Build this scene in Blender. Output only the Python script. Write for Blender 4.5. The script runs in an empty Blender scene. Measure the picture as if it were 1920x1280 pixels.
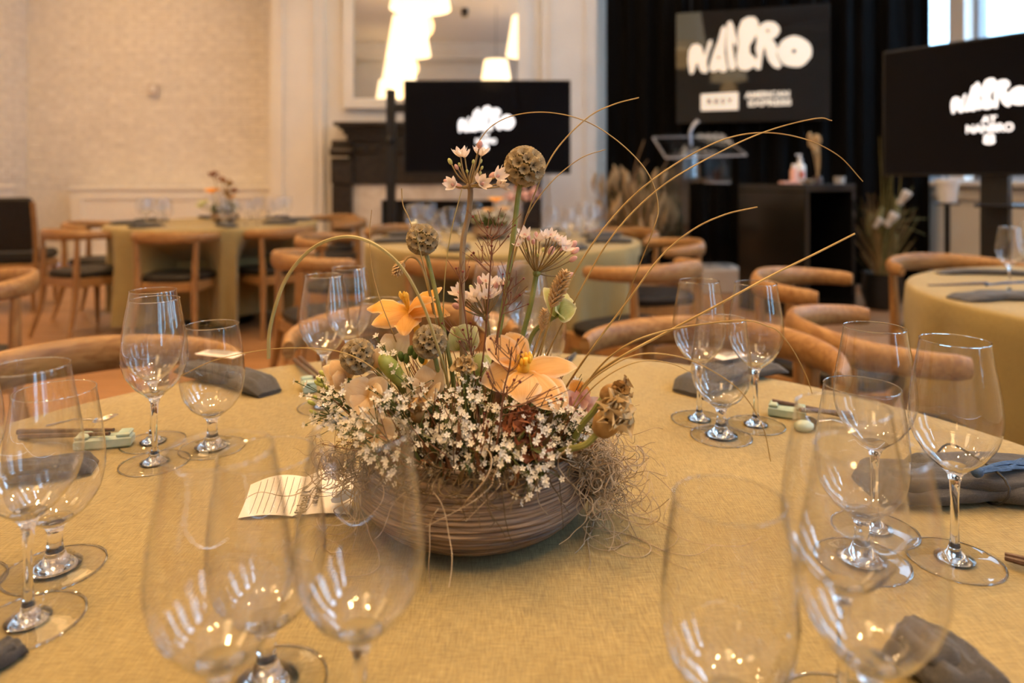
import bpy, math, random
from mathutils import Vector as V, Matrix as M, noise as NZ
random.seed(7)
S = bpy.context.scene
C = S.collection
PI = math.pi
EYE = 1.09          # eye height; the table tops are at .75
F = 1280.0          # focal length in pixels of the 1920 wide frame
HZ = 335.0          # row of the horizon

def P(px, py, D): return V(((px-960)/F*D, D, EYE-(py-HZ)/F*D))
def T(px, py, z=.75):
    D = F*(EYE-z)/(py-HZ); return V(((px-960)/F*D, D, z))

# ------------------------------------------------------------------ camera
cam = bpy.data.cameras.new('camera'); co = bpy.data.objects.new('camera', cam); C.objects.link(co)
co.location = (0, 0, EYE); co.rotation_euler = (PI/2, 0, 0)
cam.sensor_width = 36; cam.lens = 24; cam.shift_y = -(640-HZ)/1920.0
cam.clip_start = .02; cam.clip_end = 200
cam.dof.use_dof = True; cam.dof.focus_distance = .71; cam.dof.aperture_fstop = 3.5
S.camera = co
# ------------------------------------------------------------------ sky, exposure
S.view_settings.view_transform = 'Standard'; S.view_settings.look = 'None'
S.view_settings.gamma = 1; S.view_settings.use_curve_mapping = False
S.view_settings.exposure = 0.0
w = bpy.data.worlds.new('world'); S.world = w; w.use_nodes = True
bg = w.node_tree.nodes['Background']; bg.inputs[0].default_value = (.46, .70, 1.0, 1); bg.inputs[1].default_value = 13.0
cy = S.cycles
cy.use_adaptive_sampling = True; cy.adaptive_threshold = .025
cy.use_denoising = True
try: cy.denoiser = 'OPENIMAGEDENOISE'
except Exception: pass
cy.max_bounces = 24; cy.diffuse_bounces = 3; cy.glossy_bounces = 6; cy.transmission_bounces = 20
cy.transparent_max_bounces = 24; cy.caustics_reflective = False; cy.caustics_refractive = False
cy.sample_clamp_indirect = 6.0
# daylight: portals in the windows of the right wall (they only steer the sky light)
WIN = [(-3.6, -2.5), (-1.4, -.3), (.8, 1.9), (3.0, 4.1), (5.25, 6.34), (6.57, 7.66)]
WX, WZ0, WZ1 = 4.2, 1.07, 4.7
for i, (a, b) in enumerate(WIN):
    l = bpy.data.lights.new('daylight', 'AREA'); l.shape = 'RECTANGLE'; l.size = b-a; l.size_y = WZ1-WZ0
    l.cycles.is_portal = True
    o = bpy.data.objects.new('daylight', l); C.objects.link(o)
    o.location = (WX+.12, (a+b)/2, (WZ0+WZ1)/2); o.rotation_euler = (PI/2, 0, PI/2)
LAMP_W = 5.0; LAMP_E = 2.8; FILL_W = 140.0; WARM = (1.0, .585, .235)
FILL_SPOTS = [(-5.2,7.3),(-4.3,7.2),(-5.0,5.9),(-4.4,5.4),(-3.2,4.6),(-3.6,5.4),(-4.6,2.6),(-4.2,3.6),(-2.2,2.4),(-1.6,1.6),(-.1,3.2),(.5,2.6),(.2,.9),(-.6,.5),(2.0,2.2),(2.6,1.4),(-2.0,-.6),(-1.2,-1.4),(2.0,-.8),(1.2,-1.6),(.9,6.2)]  # added ceiling spots, out of view, for warm fill and wall wash
for x, y in FILL_SPOTS:
    l = bpy.data.lights.new('fill_spot', 'SPOT'); l.energy = FILL_W*(.92 if y > 4 else 1.12); l.color = WARM; l.spot_size = 2.2; l.spot_blend = .8; l.shadow_soft_size = .07
    o = bpy.data.objects.new('fill_spot', l); C.objects.link(o); o.location = (x, y, 5.19)

# ------------------------------------------------------------------ helpers
class MB:
    def __init__(s): s.v = []; s.f = []; s.mi = []; s.m = 0; s.uv = {}
    def add(s, vs, fs):
        n = len(s.v); s.v += [tuple(x) for x in vs]
        for q in fs: s.f.append(tuple(i+n for i in q)); s.mi.append(s.m)
    def add_(s, vs, fs): s.add(vs, fs); return s
    def box(s, c, d, mat=None, bev=0):
        x, y, z = d[0]/2, d[1]/2, d[2]/2
        if bev:
            b = min(bev, x*.9, y*.9, z*.9); vs = []; 
            for (zz, k) in ((-z, b), (-z+b, 0), (z-b, 0), (z, b)):
                for (sx, sy) in ((-1,-1),(1,-1),(1,1),(-1,1)): vs.append(V((sx*(x-k), sy*(y-k), zz)))
            fs = [(3,2,1,0), (12,13,14,15)]
            for r in range(3):
                for j in range(4): fs.append((r*4+j, r*4+(j+1)%4, r*4+4+(j+1)%4, r*4+4+j))
        else:
            vs = [V((i, j, k)) for k in (-z, z) for j in (-y, y) for i in (-x, x)]
            fs = [(0,2,3,1), (4,5,7,6), (0,1,5,4), (1,3,7,5), (3,2,6,7), (2,0,4,6)]
        if mat: vs = [mat @ v for v in vs]
        s.add([v+V(c) for v in vs], fs); return s
    def span(s, a, b, bev=0):
        return s.box([(a[i]+b[i])/2 for i in range(3)], [abs(b[i]-a[i]) for i in range(3)], None, bev)
    def lathe(s, prof, n=32, c=(0,0,0), mat=None, wob=None):
        vs = []; fs = []; m = len(prof)
        for k in range(n):
            a = 2*PI*k/n
            for i, (r, z) in enumerate(prof):
                if wob: r, z = wob(r, z, a, i)
                v = V((r*math.cos(a), r*math.sin(a), z)); vs.append((mat @ v if mat else v)+V(c))
        for k in range(n):
            k2 = (k+1) % n
            for i in range(m-1): fs.append((k*m+i, k2*m+i, k2*m+i+1, k*m+i+1))
        s.add(vs, fs); return s
    def tube(s, pts, r, n=8, cap=True, flat=None, up=None):
        pts = [V(p) for p in pts]; m = len(pts)
        if not hasattr(r, '__len__'): r = [r]*m
        vs = []; fs = []; ref = up
        t0 = (pts[1]-pts[0]).normalized()
        if ref is None: ref = V((0,0,1)) if abs(t0.z) < .9 else V((1,0,0))
        nn = (ref-t0*ref.dot(t0)).normalized()
        for i, p in enumerate(pts):
            t = (pts[min(i+1, m-1)]-pts[max(i-1, 0)])
            t = t.normalized() if t.length > 1e-9 else t0
            q = nn-t*nn.dot(t)
            if q.length > 1e-6: nn = q.normalized()
            bb = t.cross(nn)
            ra = r[i] if not hasattr(r[i], '__len__') else None
            for k in range(n):
                a = 2*PI*k/n
                if ra is None: vs.append(p+nn*(math.sin(a)*r[i][1])+bb*(math.cos(a)*r[i][0]))
                else: vs.append(p+nn*(math.sin(a)*ra*(flat or 1))+bb*(math.cos(a)*ra))
        for i in range(m-1):
            for k in range(n): fs.append((i*n+k, i*n+(k+1)%n, (i+1)*n+(k+1)%n, (i+1)*n+k))
        if cap: fs += [tuple(range(n-1, -1, -1)), tuple((m-1)*n+k for k in range(n))]
        s.add(vs, fs); return s
    def ball(s, c, r, nu=10, nv=7, mat=None, fn=None):
        if not hasattr(r, '__len__'): r = (r, r, r)
        vs = [V((0,0,-r[2]))]; fs = []
        for j in range(1, nv):
            b = -PI/2+PI*j/nv
            for i in range(nu):
                a = 2*PI*i/nu; vs.append(V((r[0]*math.cos(b)*math.cos(a), r[1]*math.cos(b)*math.sin(a), r[2]*math.sin(b))))
        vs.append(V((0,0,r[2]))); top = len(vs)-1
        for i in range(nu):
            fs.append((0, 1+(i+1)%nu, 1+i)); fs.append((top, top-nu+i, top-nu+(i+1)%nu))
        for j in range(nv-2):
            for i in range(nu):
                a = 1+j*nu+i; b = 1+j*nu+(i+1)%nu; fs.append((a, b, b+nu, a+nu))
        if fn: vs = [fn(v) for v in vs]
        if mat: vs = [mat @ v for v in vs]
        s.add([v+V(c) for v in vs], fs); return s
    def grid(s, fn, nu, nv):
        vs = [fn(i/nu, j/nv) for j in range(nv+1) for i in range(nu+1)]; fs = []
        for j in range(nv):
            for i in range(nu):
                a = j*(nu+1)+i; fs.append((a, a+1, a+nu+2, a+nu+1))
        s.add(vs, fs); return s
    def prism(s, poly, fn, th):
        """poly: list of (u,v); fn maps (u,v,h) to a point"""
        n = len(poly); vs = [fn(u, v, 0) for u, v in poly]+[fn(u, v, th) for u, v in poly]
        fs = [tuple(range(n-1, -1, -1)), tuple(range(n, 2*n))]
        for i in range(n): fs.append((i, (i+1)%n, n+(i+1)%n, n+i))
        s.add(vs, fs); return s
    def mesh(s, name, mat, smooth=True, off=None):
        me = bpy.data.meshes.new(name)
        vs = s.v if off is None else [(a-off[0], b-off[1], c-off[2]) for a, b, c in s.v]
        me.from_pydata(vs, [], s.f); me.update()
        for m_ in (mat if isinstance(mat, (list, tuple)) else [mat]): me.materials.append(m_)
        me.polygons.foreach_set('material_index', s.mi)
        if s.uv:
            at = me.attributes.new('blade', 'FLOAT_VECTOR', 'POINT'); buf = [0.0]*(3*len(s.v))
            for i_, (a_, b_) in s.uv.items(): buf[3*i_] = a_; buf[3*i_+1] = b_
            at.data.foreach_set('vector', buf)
        if smooth:
            me.polygons.foreach_set('use_smooth', [True]*len(me.polygons))
            try: me.set_sharp_from_angle(angle=math.radians(42))
            except Exception: pass
        return me

def tag(o, label=None, cat=None, group=None, kind=None):
    if label: o['label'] = label
    if cat: o['category'] = cat
    if group: o['group'] = group
    if kind: o['kind'] = kind
    return o
def thing(name, label, cat, loc=(0,0,0), rotz=0, group=None):
    o = bpy.data.objects.new(name, None); C.objects.link(o); o.empty_display_size = .05
    o.location = loc; o.rotation_euler = (0,0,rotz); return tag(o, label, cat, group)
def wl(o):
    v = V(o.location); 
    while o.parent: o = o.parent; v = v+V(o.location)
    return v
def part(name, mb, mat, parent=None, world=False, smooth=True, label=None):
    off = wl(parent) if (world and parent) else None
    o = bpy.data.objects.new(name, mb.mesh(name, mat, smooth, off)); C.objects.link(o)
    if parent: o.parent = parent
    if label: o['label'] = label
    return o
def inst(name, me, parent, mat=None, loc=None, label=None):
    o = bpy.data.objects.new(name, me); C.objects.link(o); o.parent = parent
    if mat is not None: o.matrix_basis = mat
    if loc is not None: o.location = loc
    if label: o['label'] = label
    return o
def solo(name, mb, mat, label, cat, group=None, loc=None, smooth=True, kind=None):
    """a thing that is one mesh, its origin at loc"""
    o = bpy.data.objects.new(name, mb.mesh(name, mat, smooth, loc)); C.objects.link(o)
    if loc is not None: o.location = loc
    return tag(o, label, cat, group, kind)
def struct(name, mb, mat, smooth=False):
    o = bpy.data.objects.new(name, mb.mesh(name, mat, smooth)); C.objects.link(o); o['kind'] = 'structure'; return o
def dup(root, loc, rotz=0, label=None, group=None, scale=None):
    r = root.copy(); C.objects.link(r); r.location = loc; r.rotation_euler = (0,0,rotz)
    if scale: r.scale = (scale,)*3
    if label: r['label'] = label
    if group: r['group'] = group
    for ch in list(root.children):
        c = ch.copy(); C.objects.link(c); c.parent = r
        for g in list(ch.children):
            d = g.copy(); C.objects.link(d); d.parent = c
    return r
def cr(pts, k=6):
    """Catmull-Rom through the points"""
    pts = [V(p) for p in pts]; out = []
    q = [pts[0]*2-pts[1]]+pts+[pts[-1]*2-pts[-2]]
    for i in range(1, len(q)-2):
        a, b, c, d = q[i-1:i+3]
        for j in range(k):
            t = j/k; out.append(.5*((2*b)+(c-a)*t+(2*a-5*b+4*c-d)*t*t+(3*b-a-3*c+d)*t**3))
    out.append(pts[-1]); return out
def taper(n, a, b, p=1): return [a+(b-a)*(i/(n-1))**p for i in range(n)]
def frame(axis, up=V((0,0,1))):
    z = V(axis).normalized(); u = V(up)
    if abs(z.dot(u)) > .97: u = V((1,0,0))
    x = u.cross(z).normalized(); y = z.cross(x)
    return M((x, y, z)).transposed().to_4x4()

# ------------------------------------------------------------------ materials
MATS = {}
def mat(name, col, rough=.5, metal=0, spec=.5, emit=None, es=0, trans=0, sheen=0, sub=None):
    m = bpy.data.materials.new(name); m.use_nodes = True; MATS[name] = m
    b = m.node_tree.nodes['Principled BSDF']
    b.inputs['Base Color'].default_value = (*col, 1); b.inputs['Roughness'].default_value = rough
    b.inputs['Metallic'].default_value = metal; b.inputs['Specular IOR Level'].default_value = spec
    if emit: b.inputs['Emission Color'].default_value = (*emit, 1); b.inputs['Emission Strength'].default_value = es
    if trans: b.inputs['Transmission Weight'].default_value = trans
    if sheen: b.inputs['Sheen Weight'].default_value = sheen
    return m
def nmat(name, c1, c2, scale=10, rough=.5, stretch=(1,1,1), bump=0, spec=.4, detail=4, dist=0, lo=.35, hi=.65, rnd=0, sheen=0, bd=.002):
    """two colours blended by stretched noise; optional bump and per-object variation"""
    m = mat(name, c1, rough, 0, spec, sheen=sheen); nt = m.node_tree; N = nt.nodes; L = nt.links; b = N['Principled BSDF']
    tc = N.new('ShaderNodeTexCoord'); mp = N.new('ShaderNodeMapping'); mp.inputs['Scale'].default_value = stretch
    L.new(tc.outputs['Object'], mp.inputs['Vector']); vec = mp.outputs['Vector']
    if rnd:
        oi = N.new('ShaderNodeObjectInfo'); ad = N.new('ShaderNodeVectorMath'); ad.operation = 'ADD'
        sc = N.new('ShaderNodeMath'); sc.operation = 'MULTIPLY'; sc.inputs[1].default_value = 37.0
        L.new(oi.outputs['Random'], sc.inputs[0]); L.new(vec, ad.inputs[0]); L.new(sc.outputs[0], ad.inputs[1]); vec = ad.outputs[0]
    nz = N.new('ShaderNodeTexNoise'); nz.inputs['Scale'].default_value = scale; nz.inputs['Detail'].default_value = detail
    nz.inputs['Distortion'].default_value = dist; L.new(vec, nz.inputs['Vector'])
    rp = N.new('ShaderNodeValToRGB'); rp.color_ramp.elements[0].position = lo; rp.color_ramp.elements[1].position = hi
    rp.color_ramp.elements[0].color = (*c1, 1); rp.color_ramp.elements[1].color = (*c2, 1)
    L.new(nz.outputs['Fac'], rp.inputs['Fac']); out = rp.outputs['Color']
    if rnd:
        mx = N.new('ShaderNodeMix'); mx.data_type = 'RGBA'; mx.blend_type = 'MULTIPLY'; mx.inputs['Factor'].default_value = 1
        mr = N.new('ShaderNodeMapRange'); mr.inputs['To Min'].default_value = 1-rnd; mr.inputs['To Max'].default_value = 1.0
        L.new(oi.outputs['Random'], mr.inputs['Value']); L.new(out, mx.inputs['A']); L.new(mr.outputs[0], mx.inputs['B']); out = mx.outputs['Result']
    L.new(out, b.inputs['Base Color'])
    if bump:
        bp = N.new('ShaderNodeBump'); bp.inputs['Strength'].default_value = bump; bp.inputs['Distance'].default_value = bd
        L.new(nz.outputs['Fac'], bp.inputs['Height']); L.new(bp.outputs['Normal'], b.inputs['Normal'])
    return m
def petalmat(name, c1, c2, scale=60, tl=.35, stretch=(1,1,1), rough=.55, base=None, edge=None, vein=None):
    """thin petal: diffuse plus light passing through"""
    m = nmat(name, c1, c2, scale, rough, stretch, spec=.2, bump=.15, bd=.001); nt = m.node_tree; N = nt.nodes; L = nt.links
    b = N['Principled BSDF']; out = N['Material Output']
    t = N.new('ShaderNodeBsdfTranslucent'); mx = N.new('ShaderNodeMixShader'); mx.inputs[0].default_value = tl
    src = b.inputs['Base Color'].links[0].from_socket
    if edge:                                                             # colour of a petal from its base to its rim, with veins along it
        at = N.new('ShaderNodeAttribute'); at.attribute_name = 'blade'; sp = N.new('ShaderNodeSeparateXYZ'); L.new(at.outputs['Vector'], sp.inputs[0])
        def mixc(fac, col):
            nonlocal src
            mm = N.new('ShaderNodeMix'); mm.data_type = 'RGBA'; L.new(fac, mm.inputs['Factor']); L.new(src, mm.inputs['A']); mm.inputs['B'].default_value = (*col, 1); src = mm.outputs['Result']
        def rng(sock, a, b_, c, d):
            r_ = N.new('ShaderNodeMapRange'); r_.inputs['From Min'].default_value = a; r_.inputs['From Max'].default_value = b_; r_.inputs['To Min'].default_value = c; r_.inputs['To Max'].default_value = d; L.new(sock, r_.inputs['Value']); return r_.outputs[0]
        ab = N.new('ShaderNodeMath'); ab.operation = 'ABSOLUTE'; L.new(sp.outputs['Y'], ab.inputs[0])
        mpv = N.new('ShaderNodeMapping'); mpv.inputs['Scale'].default_value = (1.5, 22, 1); L.new(at.outputs['Vector'], mpv.inputs['Vector'])
        nv_ = N.new('ShaderNodeTexNoise'); nv_.inputs['Scale'].default_value = 1; nv_.inputs['Detail'].default_value = 2; L.new(mpv.outputs['Vector'], nv_.inputs['Vector'])
        if vein: mixc(rng(nv_.outputs['Fac'], .50, .72, 0, .75), vein)
        mixc(rng(sp.outputs['X'], .28, .0, 0, .9), base); mixc(rng(ab.outputs[0], .72, 1.0, 0, .75), edge); mixc(rng(sp.outputs['X'], .82, 1.0, 0, .6), edge)
    for l_ in list(b.inputs['Base Color'].links): L.remove(l_)
    L.new(src, b.inputs['Base Color']); L.new(src, t.inputs['Color'])
    L.new(b.outputs[0], mx.inputs[1]); L.new(t.outputs[0], mx.inputs[2]); L.new(mx.outputs[0], out.inputs['Surface'])
    return m
def thinglass(name, k=2.0, tint=(.99,.99,.99), edge=(.92,.92,.92), p=2.6):
    """thin blown glass wall: clear, with the Fresnel reflection of its two faces"""
    m = bpy.data.materials.new(name); m.use_nodes = True; nt = m.node_tree; N = nt.nodes; L = nt.links; N.clear()
    out = N.new('ShaderNodeOutputMaterial'); tr = N.new('ShaderNodeBsdfTransparent'); gl = N.new('ShaderNodeBsdfGlossy')
    gl.inputs['Roughness'].default_value = .015
    lw = N.new('ShaderNodeLayerWeight'); lw.inputs['Blend'].default_value = .22
    pw = N.new('ShaderNodeMath'); pw.operation = 'POWER'; pw.inputs[1].default_value = p; L.new(lw.outputs['Facing'], pw.inputs[0])
    mc = N.new('ShaderNodeMix'); mc.data_type = 'RGBA'; mc.inputs['A'].default_value = (*tint, 1); mc.inputs['B'].default_value = (*edge, 1)
    L.new(pw.outputs[0], mc.inputs['Factor']); L.new(mc.outputs['Result'], tr.inputs['Color'])
    fr = N.new('ShaderNodeFresnel'); fr.inputs['IOR'].default_value = 1.5
    ge = N.new('ShaderNodeNewGeometry')
    ml = N.new('ShaderNodeMath'); ml.operation = 'MULTIPLY'; ml.inputs[1].default_value = k; ml.use_clamp = True
    # Fresnel of the outer face seen from either side
    lw2 = N.new('ShaderNodeLayerWeight'); lw2.inputs['Blend'].default_value = .5
    p5 = N.new('ShaderNodeMath'); p5.operation = 'POWER'; p5.inputs[1].default_value = 4.0; L.new(lw2.outputs['Facing'], p5.inputs[0])
    ma = N.new('ShaderNodeMath'); ma.operation = 'MULTIPLY_ADD'; ma.inputs[1].default_value = .60; ma.inputs[2].default_value = .05
    L.new(p5.outputs[0], ma.inputs[0]); L.new(ma.outputs[0], ml.inputs[0])
    mx = N.new('ShaderNodeMixShader'); L.new(ml.outputs[0], mx.inputs[0]); L.new(tr.outputs[0], mx.inputs[1]); L.new(gl.outputs[0], mx.inputs[2])
    L.new(mx.outputs[0], out.inputs['Surface']); N.remove(fr); N.remove(ge)
    return m
def clothmat(name, c1, c2, c3, sc=1.0):
    """woven linen: two crossing sets of slubby threads"""
    m = mat(name, c1, .85, 0, .15, sheen=.15); nt = m.node_tree; N = nt.nodes; L = nt.links; b = N['Principled BSDF']
    tc = N.new('ShaderNodeTexCoord'); hs = []
    for st in ((1, 24, 24), (24, 1, 24)):
        mp = N.new('ShaderNodeMapping'); mp.inputs['Scale'].default_value = tuple(40*sc*x for x in st); L.new(tc.outputs['Object'], mp.inputs['Vector'])
        mp.inputs['Rotation'].default_value = (0, 0, .22)
        nz = N.new('ShaderNodeTexNoise'); nz.inputs['Scale'].default_value = 1; nz.inputs['Detail'].default_value = 3; nz.inputs['Roughness'].default_value = .65
        L.new(mp.outputs['Vector'], nz.inputs['Vector']); hs.append(nz.outputs['Fac'])
    a = N.new('ShaderNodeMath'); a.operation = 'ADD'; L.new(hs[0], a.inputs[0]); L.new(hs[1], a.inputs[1])
    big = N.new('ShaderNodeTexNoise'); big.inputs['Scale'].default_value = 5*sc; L.new(tc.outputs['Object'], big.inputs['Vector'])
    a2 = N.new('ShaderNodeMath'); a2.operation = 'MULTIPLY_ADD'; a2.inputs[1].default_value = .22; L.new(big.outputs['Fac'], a2.inputs[0]); L.new(a.outputs[0], a2.inputs[2])
    rp = N.new('ShaderNodeValToRGB'); e = rp.color_ramp.elements; e[0].position = .36; e[1].position = .72
    e[0].color = (*c1, 1); e[1].color = (*c3, 1); k = rp.color_ramp.elements.new(.55); k.color = (*c2, 1)
    d = N.new('ShaderNodeMath'); d.operation = 'MULTIPLY'; d.inputs[1].default_value = .5; L.new(a2.outputs[0], d.inputs[0])
    L.new(d.outputs[0], rp.inputs['Fac']); L.new(rp.outputs['Color'], b.inputs['Base Color'])
    bp = N.new('ShaderNodeBump'); bp.inputs['Strength'].default_value = .35; bp.inputs['Distance'].default_value = .0006
    L.new(a.outputs[0], bp.inputs['Height']); L.new(bp.outputs['Normal'], b.inputs['Normal'])
    return m

m_paint = nmat('wall_paint', (.80,.77,.72), (.84,.81,.76), 3, .6, bump=.1)
m_brick = nmat('painted_brick', (.74,.70,.66), (.84,.80,.75), 9, .75, bump=.5, rnd=.07, bd=.006)
m_mortar = nmat('painted_mortar', (.72,.68,.64), (.82,.78,.73), 20, .85, bump=.4)
m_ceil = mat('ceiling_paint', (.82,.80,.76), .8)
m_oak = nmat('oak_floor', (.27,.135,.06), (.38,.205,.095), 3, .38, (1.2,14,14), bump=.08, rnd=.28, dist=.6)
m_wood = nmat('oak_chair', (.23,.110,.034), (.39,.215,.078), 5, .42, (2,16,16), bump=.06, dist=.8, rnd=.1)
m_woodv = nmat('oak_leg', (.22,.105,.034), (.36,.195,.07), 5, .42, (16,16,2), bump=.06, dist=.8, rnd=.1)
m_leather = nmat('black_leather', (.010,.009,.009), (.018,.016,.015), 60, .5, bump=.2, spec=.25)
m_cloth = clothmat('linen_cloth', (.125,.090,.038), (.29,.225,.096), (.47,.375,.165), 1.45)
m_napkin = clothmat('grey_linen', (.032,.032,.034), (.062,.061,.062), (.11,.105,.10), 1.6)
m_blackfab = nmat('black_drape', (.0025,.0025,.0025), (.005,.0045,.0045), 30, .9, (1,1,.1), spec=.08)
m_blackgloss = mat('black_gloss', (.006,.006,.007), .12, 0, .5)
m_blackmat = mat('black_metal', (.012,.012,.013), .4, 0, .4)
m_iron = nmat('blackened_wood', (.018,.014,.012), (.04,.03,.024), 20, .38, bump=.2)
m_marble = nmat('pale_marble', (.66,.58,.48), (.78,.71,.62), 4, .3, dist=2, lo=.42, hi=.6)
m_soot = mat('soot', (.004,.004,.004), .9)
m_mirror = mat('mirror_glass', (.80,.79,.76), .01, 1)
m_screen = mat('screen', (.003,.003,.005), .10, 0, .12)
m_lit = mat('screen_white', (1,1,1), .5, emit=(.93,.95,1), es=1.15)
m_print = mat('sign_print', (.86,.76,.62), .55, emit=None)
m_ink = mat('ink', (.03,.028,.026), .6)
m_paper = nmat('card_paper', (.84,.80,.74), (.88,.84,.78), 40, .7)
m_glass = thinglass('bowl_glass')
m_glass2 = thinglass('bowl_base_glass', 3.4, (.985,.985,.985), (.93,.93,.93))
m_foot = thinglass('foot_glass', 1.0, (.995,.995,.995), (.97,.97,.97), 3.0)
m_solid = bpy.data.materials.new('solid_glass'); m_solid.use_nodes = True
_n = m_solid.node_tree; _n.nodes.clear(); _o = _n.nodes.new('ShaderNodeOutputMaterial'); _g = _n.nodes.new('ShaderNodeBsdfGlass')
_g.inputs['IOR'].default_value = 1.5; _g.inputs['Roughness'].default_value = 0; _g.inputs['Color'].default_value = (.99,.99,.99,1); _n.links.new(_g.outputs[0], _o.inputs['Surface'])
m_acryl = thinglass('acrylic', 1.6, (.93,.94,.95), (.6,.63,.66))
m_pane = thinglass('window_glass', 1.0, (.97,.98,.98), (.8,.85,.85))
m_shade = mat('lamp_shade', (.9,.82,.7), .8, emit=(1,.74,.42), es=LAMP_E)
m_white = mat('white_ceramic', (.82,.80,.78), .3)
m_steel = mat('steel', (.62,.60,.58), .22, 1)
m_teal = nmat('celadon_glaze', (.36,.52,.46), (.50,.60,.50), 60, .18, spec=.6)
m_darkwood = nmat('dark_chopstick_wood', (.07,.04,.03), (.12,.07,.05), 30, .35, (8,8,8))
m_blue = nmat('blue_thread', (.03,.07,.16), (.06,.12,.26), 200, .6, (1,1,1))
m_cord = mat('black_cord', (.008,.008,.01), .6)
m_bluepaper = nmat('slate_leaf', (.16,.19,.25), (.22,.25,.31), 30, .5)
# ------------------------------------------------------------------ the room
XL, XR, YB, YF, ZC = -6.25, 4.2, -6.0, 8.8, 5.4
fl = struct('floor', MB().span((XL, YB, -.12), (XR+.3, YF+.1, -.012)), m_oak)
pl = [MB().box((0,0,0), (2.04, .176, .012), None, .002).mesh('plank', m_oak, False)]
k = 0
for r in range(42):
    y = .78+r*.18; x = XL+1.02+(-.9 if r % 2 else 0)+((r*7) % 5)*.11
    while x < min(XR-.8, .85*y+1.2) and k < 296:
        if x > -.85*y-1.6: inst('plank', pl[0], fl, loc=(x, y, -.006)); k += 1
        x += 2.05
CE = struct('ceiling', MB().span((XL, YB, ZC), (XR, YF, ZC+.1)), m_ceil)
bw = struct('wall_back', MB().span((XL-.2, YF, 0), (-2.9, YF+.2, ZC)), m_mortar)
bm = MB().box((0,0,0), (.217, .03, .074), None, .005).mesh('brick', m_brick, False)
rest = MB(); cnt = 0
for r in range(32):
    z = 1.02+r*.083
    for c_ in range(15):
        x = -6.1+c_*.226+(.113 if r % 2 else 0)
        if x > -2.95: continue
        j = V((0, random.uniform(-.0025,.0025), 0))
        if cnt < 298 and r < 30: inst('brick', bm, bw, loc=V((x, YF+.008, z))+j); cnt += 1
        else: rest.box(V((x, YF+.008, z))+j, (.217,.03,.074), None, .005)
rb = part('bricks', rest, m_brick, bw, smooth=False); rb['kind'] = 'stuff'
lwall = struct('wall_left', MB().span((XL-.2, YB, 0), (XL, YF, ZC)), m_brick)
for r in range(30):
    z = 1.1+r*.083; 
    for q in range(3):
        inst('brick', bm, lwall, M.Translation((XL-.008, 8.66-q*.226-(.113 if r % 2 else 0), z)) @ M.Rotation(PI/2, 4, 'Z'))
# chimney breast with its panelling
BX0, BX1, BY = P(505,0,8).x, P(1120,0,8).x, 8.0
struct('wall_chimney', MB().span((BX0, BY, 0), (BX1, YF+.2, ZC)), m_paint)
struct('wall_corner', MB().span((BX1-.05, YF-.15, 0), (XR, YF+.2, ZC)), m_paint)
ti = 0
def trimobj(mb):
    global ti; ti += 1; return struct('trim_%d' % ti, mb, m_paint)
def panel(x0, x1, z0, z1, y, wd=.05, pr=.03):
    b = MB()
    b.span((x0, y, z0), (x0+wd, y-pr, z1)); b.span((x1-wd, y, z0), (x1, y-pr, z1))
    b.span((x0+wd, y, z0), (x1-wd, y-pr, z0+wd)); b.span((x0+wd, y, z1-wd), (x1-wd, y-pr, z1)); return b
def pxX(px, D): return (px-960)/F*D
for a, b in ((512, 606), (1016, 1116)):
    x0, x1 = pxX(a, 7.94), pxX(b, 7.94)
    trimobj(MB().span((x0, BY, .25), (x1, BY-.06, 4.9), .008))
    trimobj(panel(x0+.09, x1-.09, .5, 4.7, BY-.06, .03, .02))
    trimobj(MB().span((x0-.03, BY, 0), (x1+.03, BY-.09, .25), .01))
struct('baseboard_back', MB().span((XL, YF, 0), (BX0, YF-.03, .18)), m_paint)
struct('baseboard_left', MB().span((XL, YB, 0), (XL+.03, YF, .18)), m_paint)
# the rear wall, seen only in the mirror
rw = struct('wall_rear', MB().span((XL-.2, YB-.2, 0), (XR+.2, YB, ZC)), m_paint)
for i in range(5):
    x0 = XL+.5+i*2.0; trimobj(panel(x0, x0+1.5, 1.2, 3.9, YB, .09, -.05)); trimobj(panel(x0+.25, x0+1.25, 1.45, 3.6, YB, .05, -.04))
b = MB(); b.span((XL, YB, 4.35), (XR, YB+.08, 4.5)); b.span((XL, YB, 4.9), (XR, YB+.22, 5.1)); b.span((XL, YB, 5.1), (XR, YB+.34, 5.4))
for i in range(52): b.span((XL+i*.2, YB, 4.72), (XL+i*.2+.1, YB+.14, 4.9))
trimobj(b)
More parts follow.
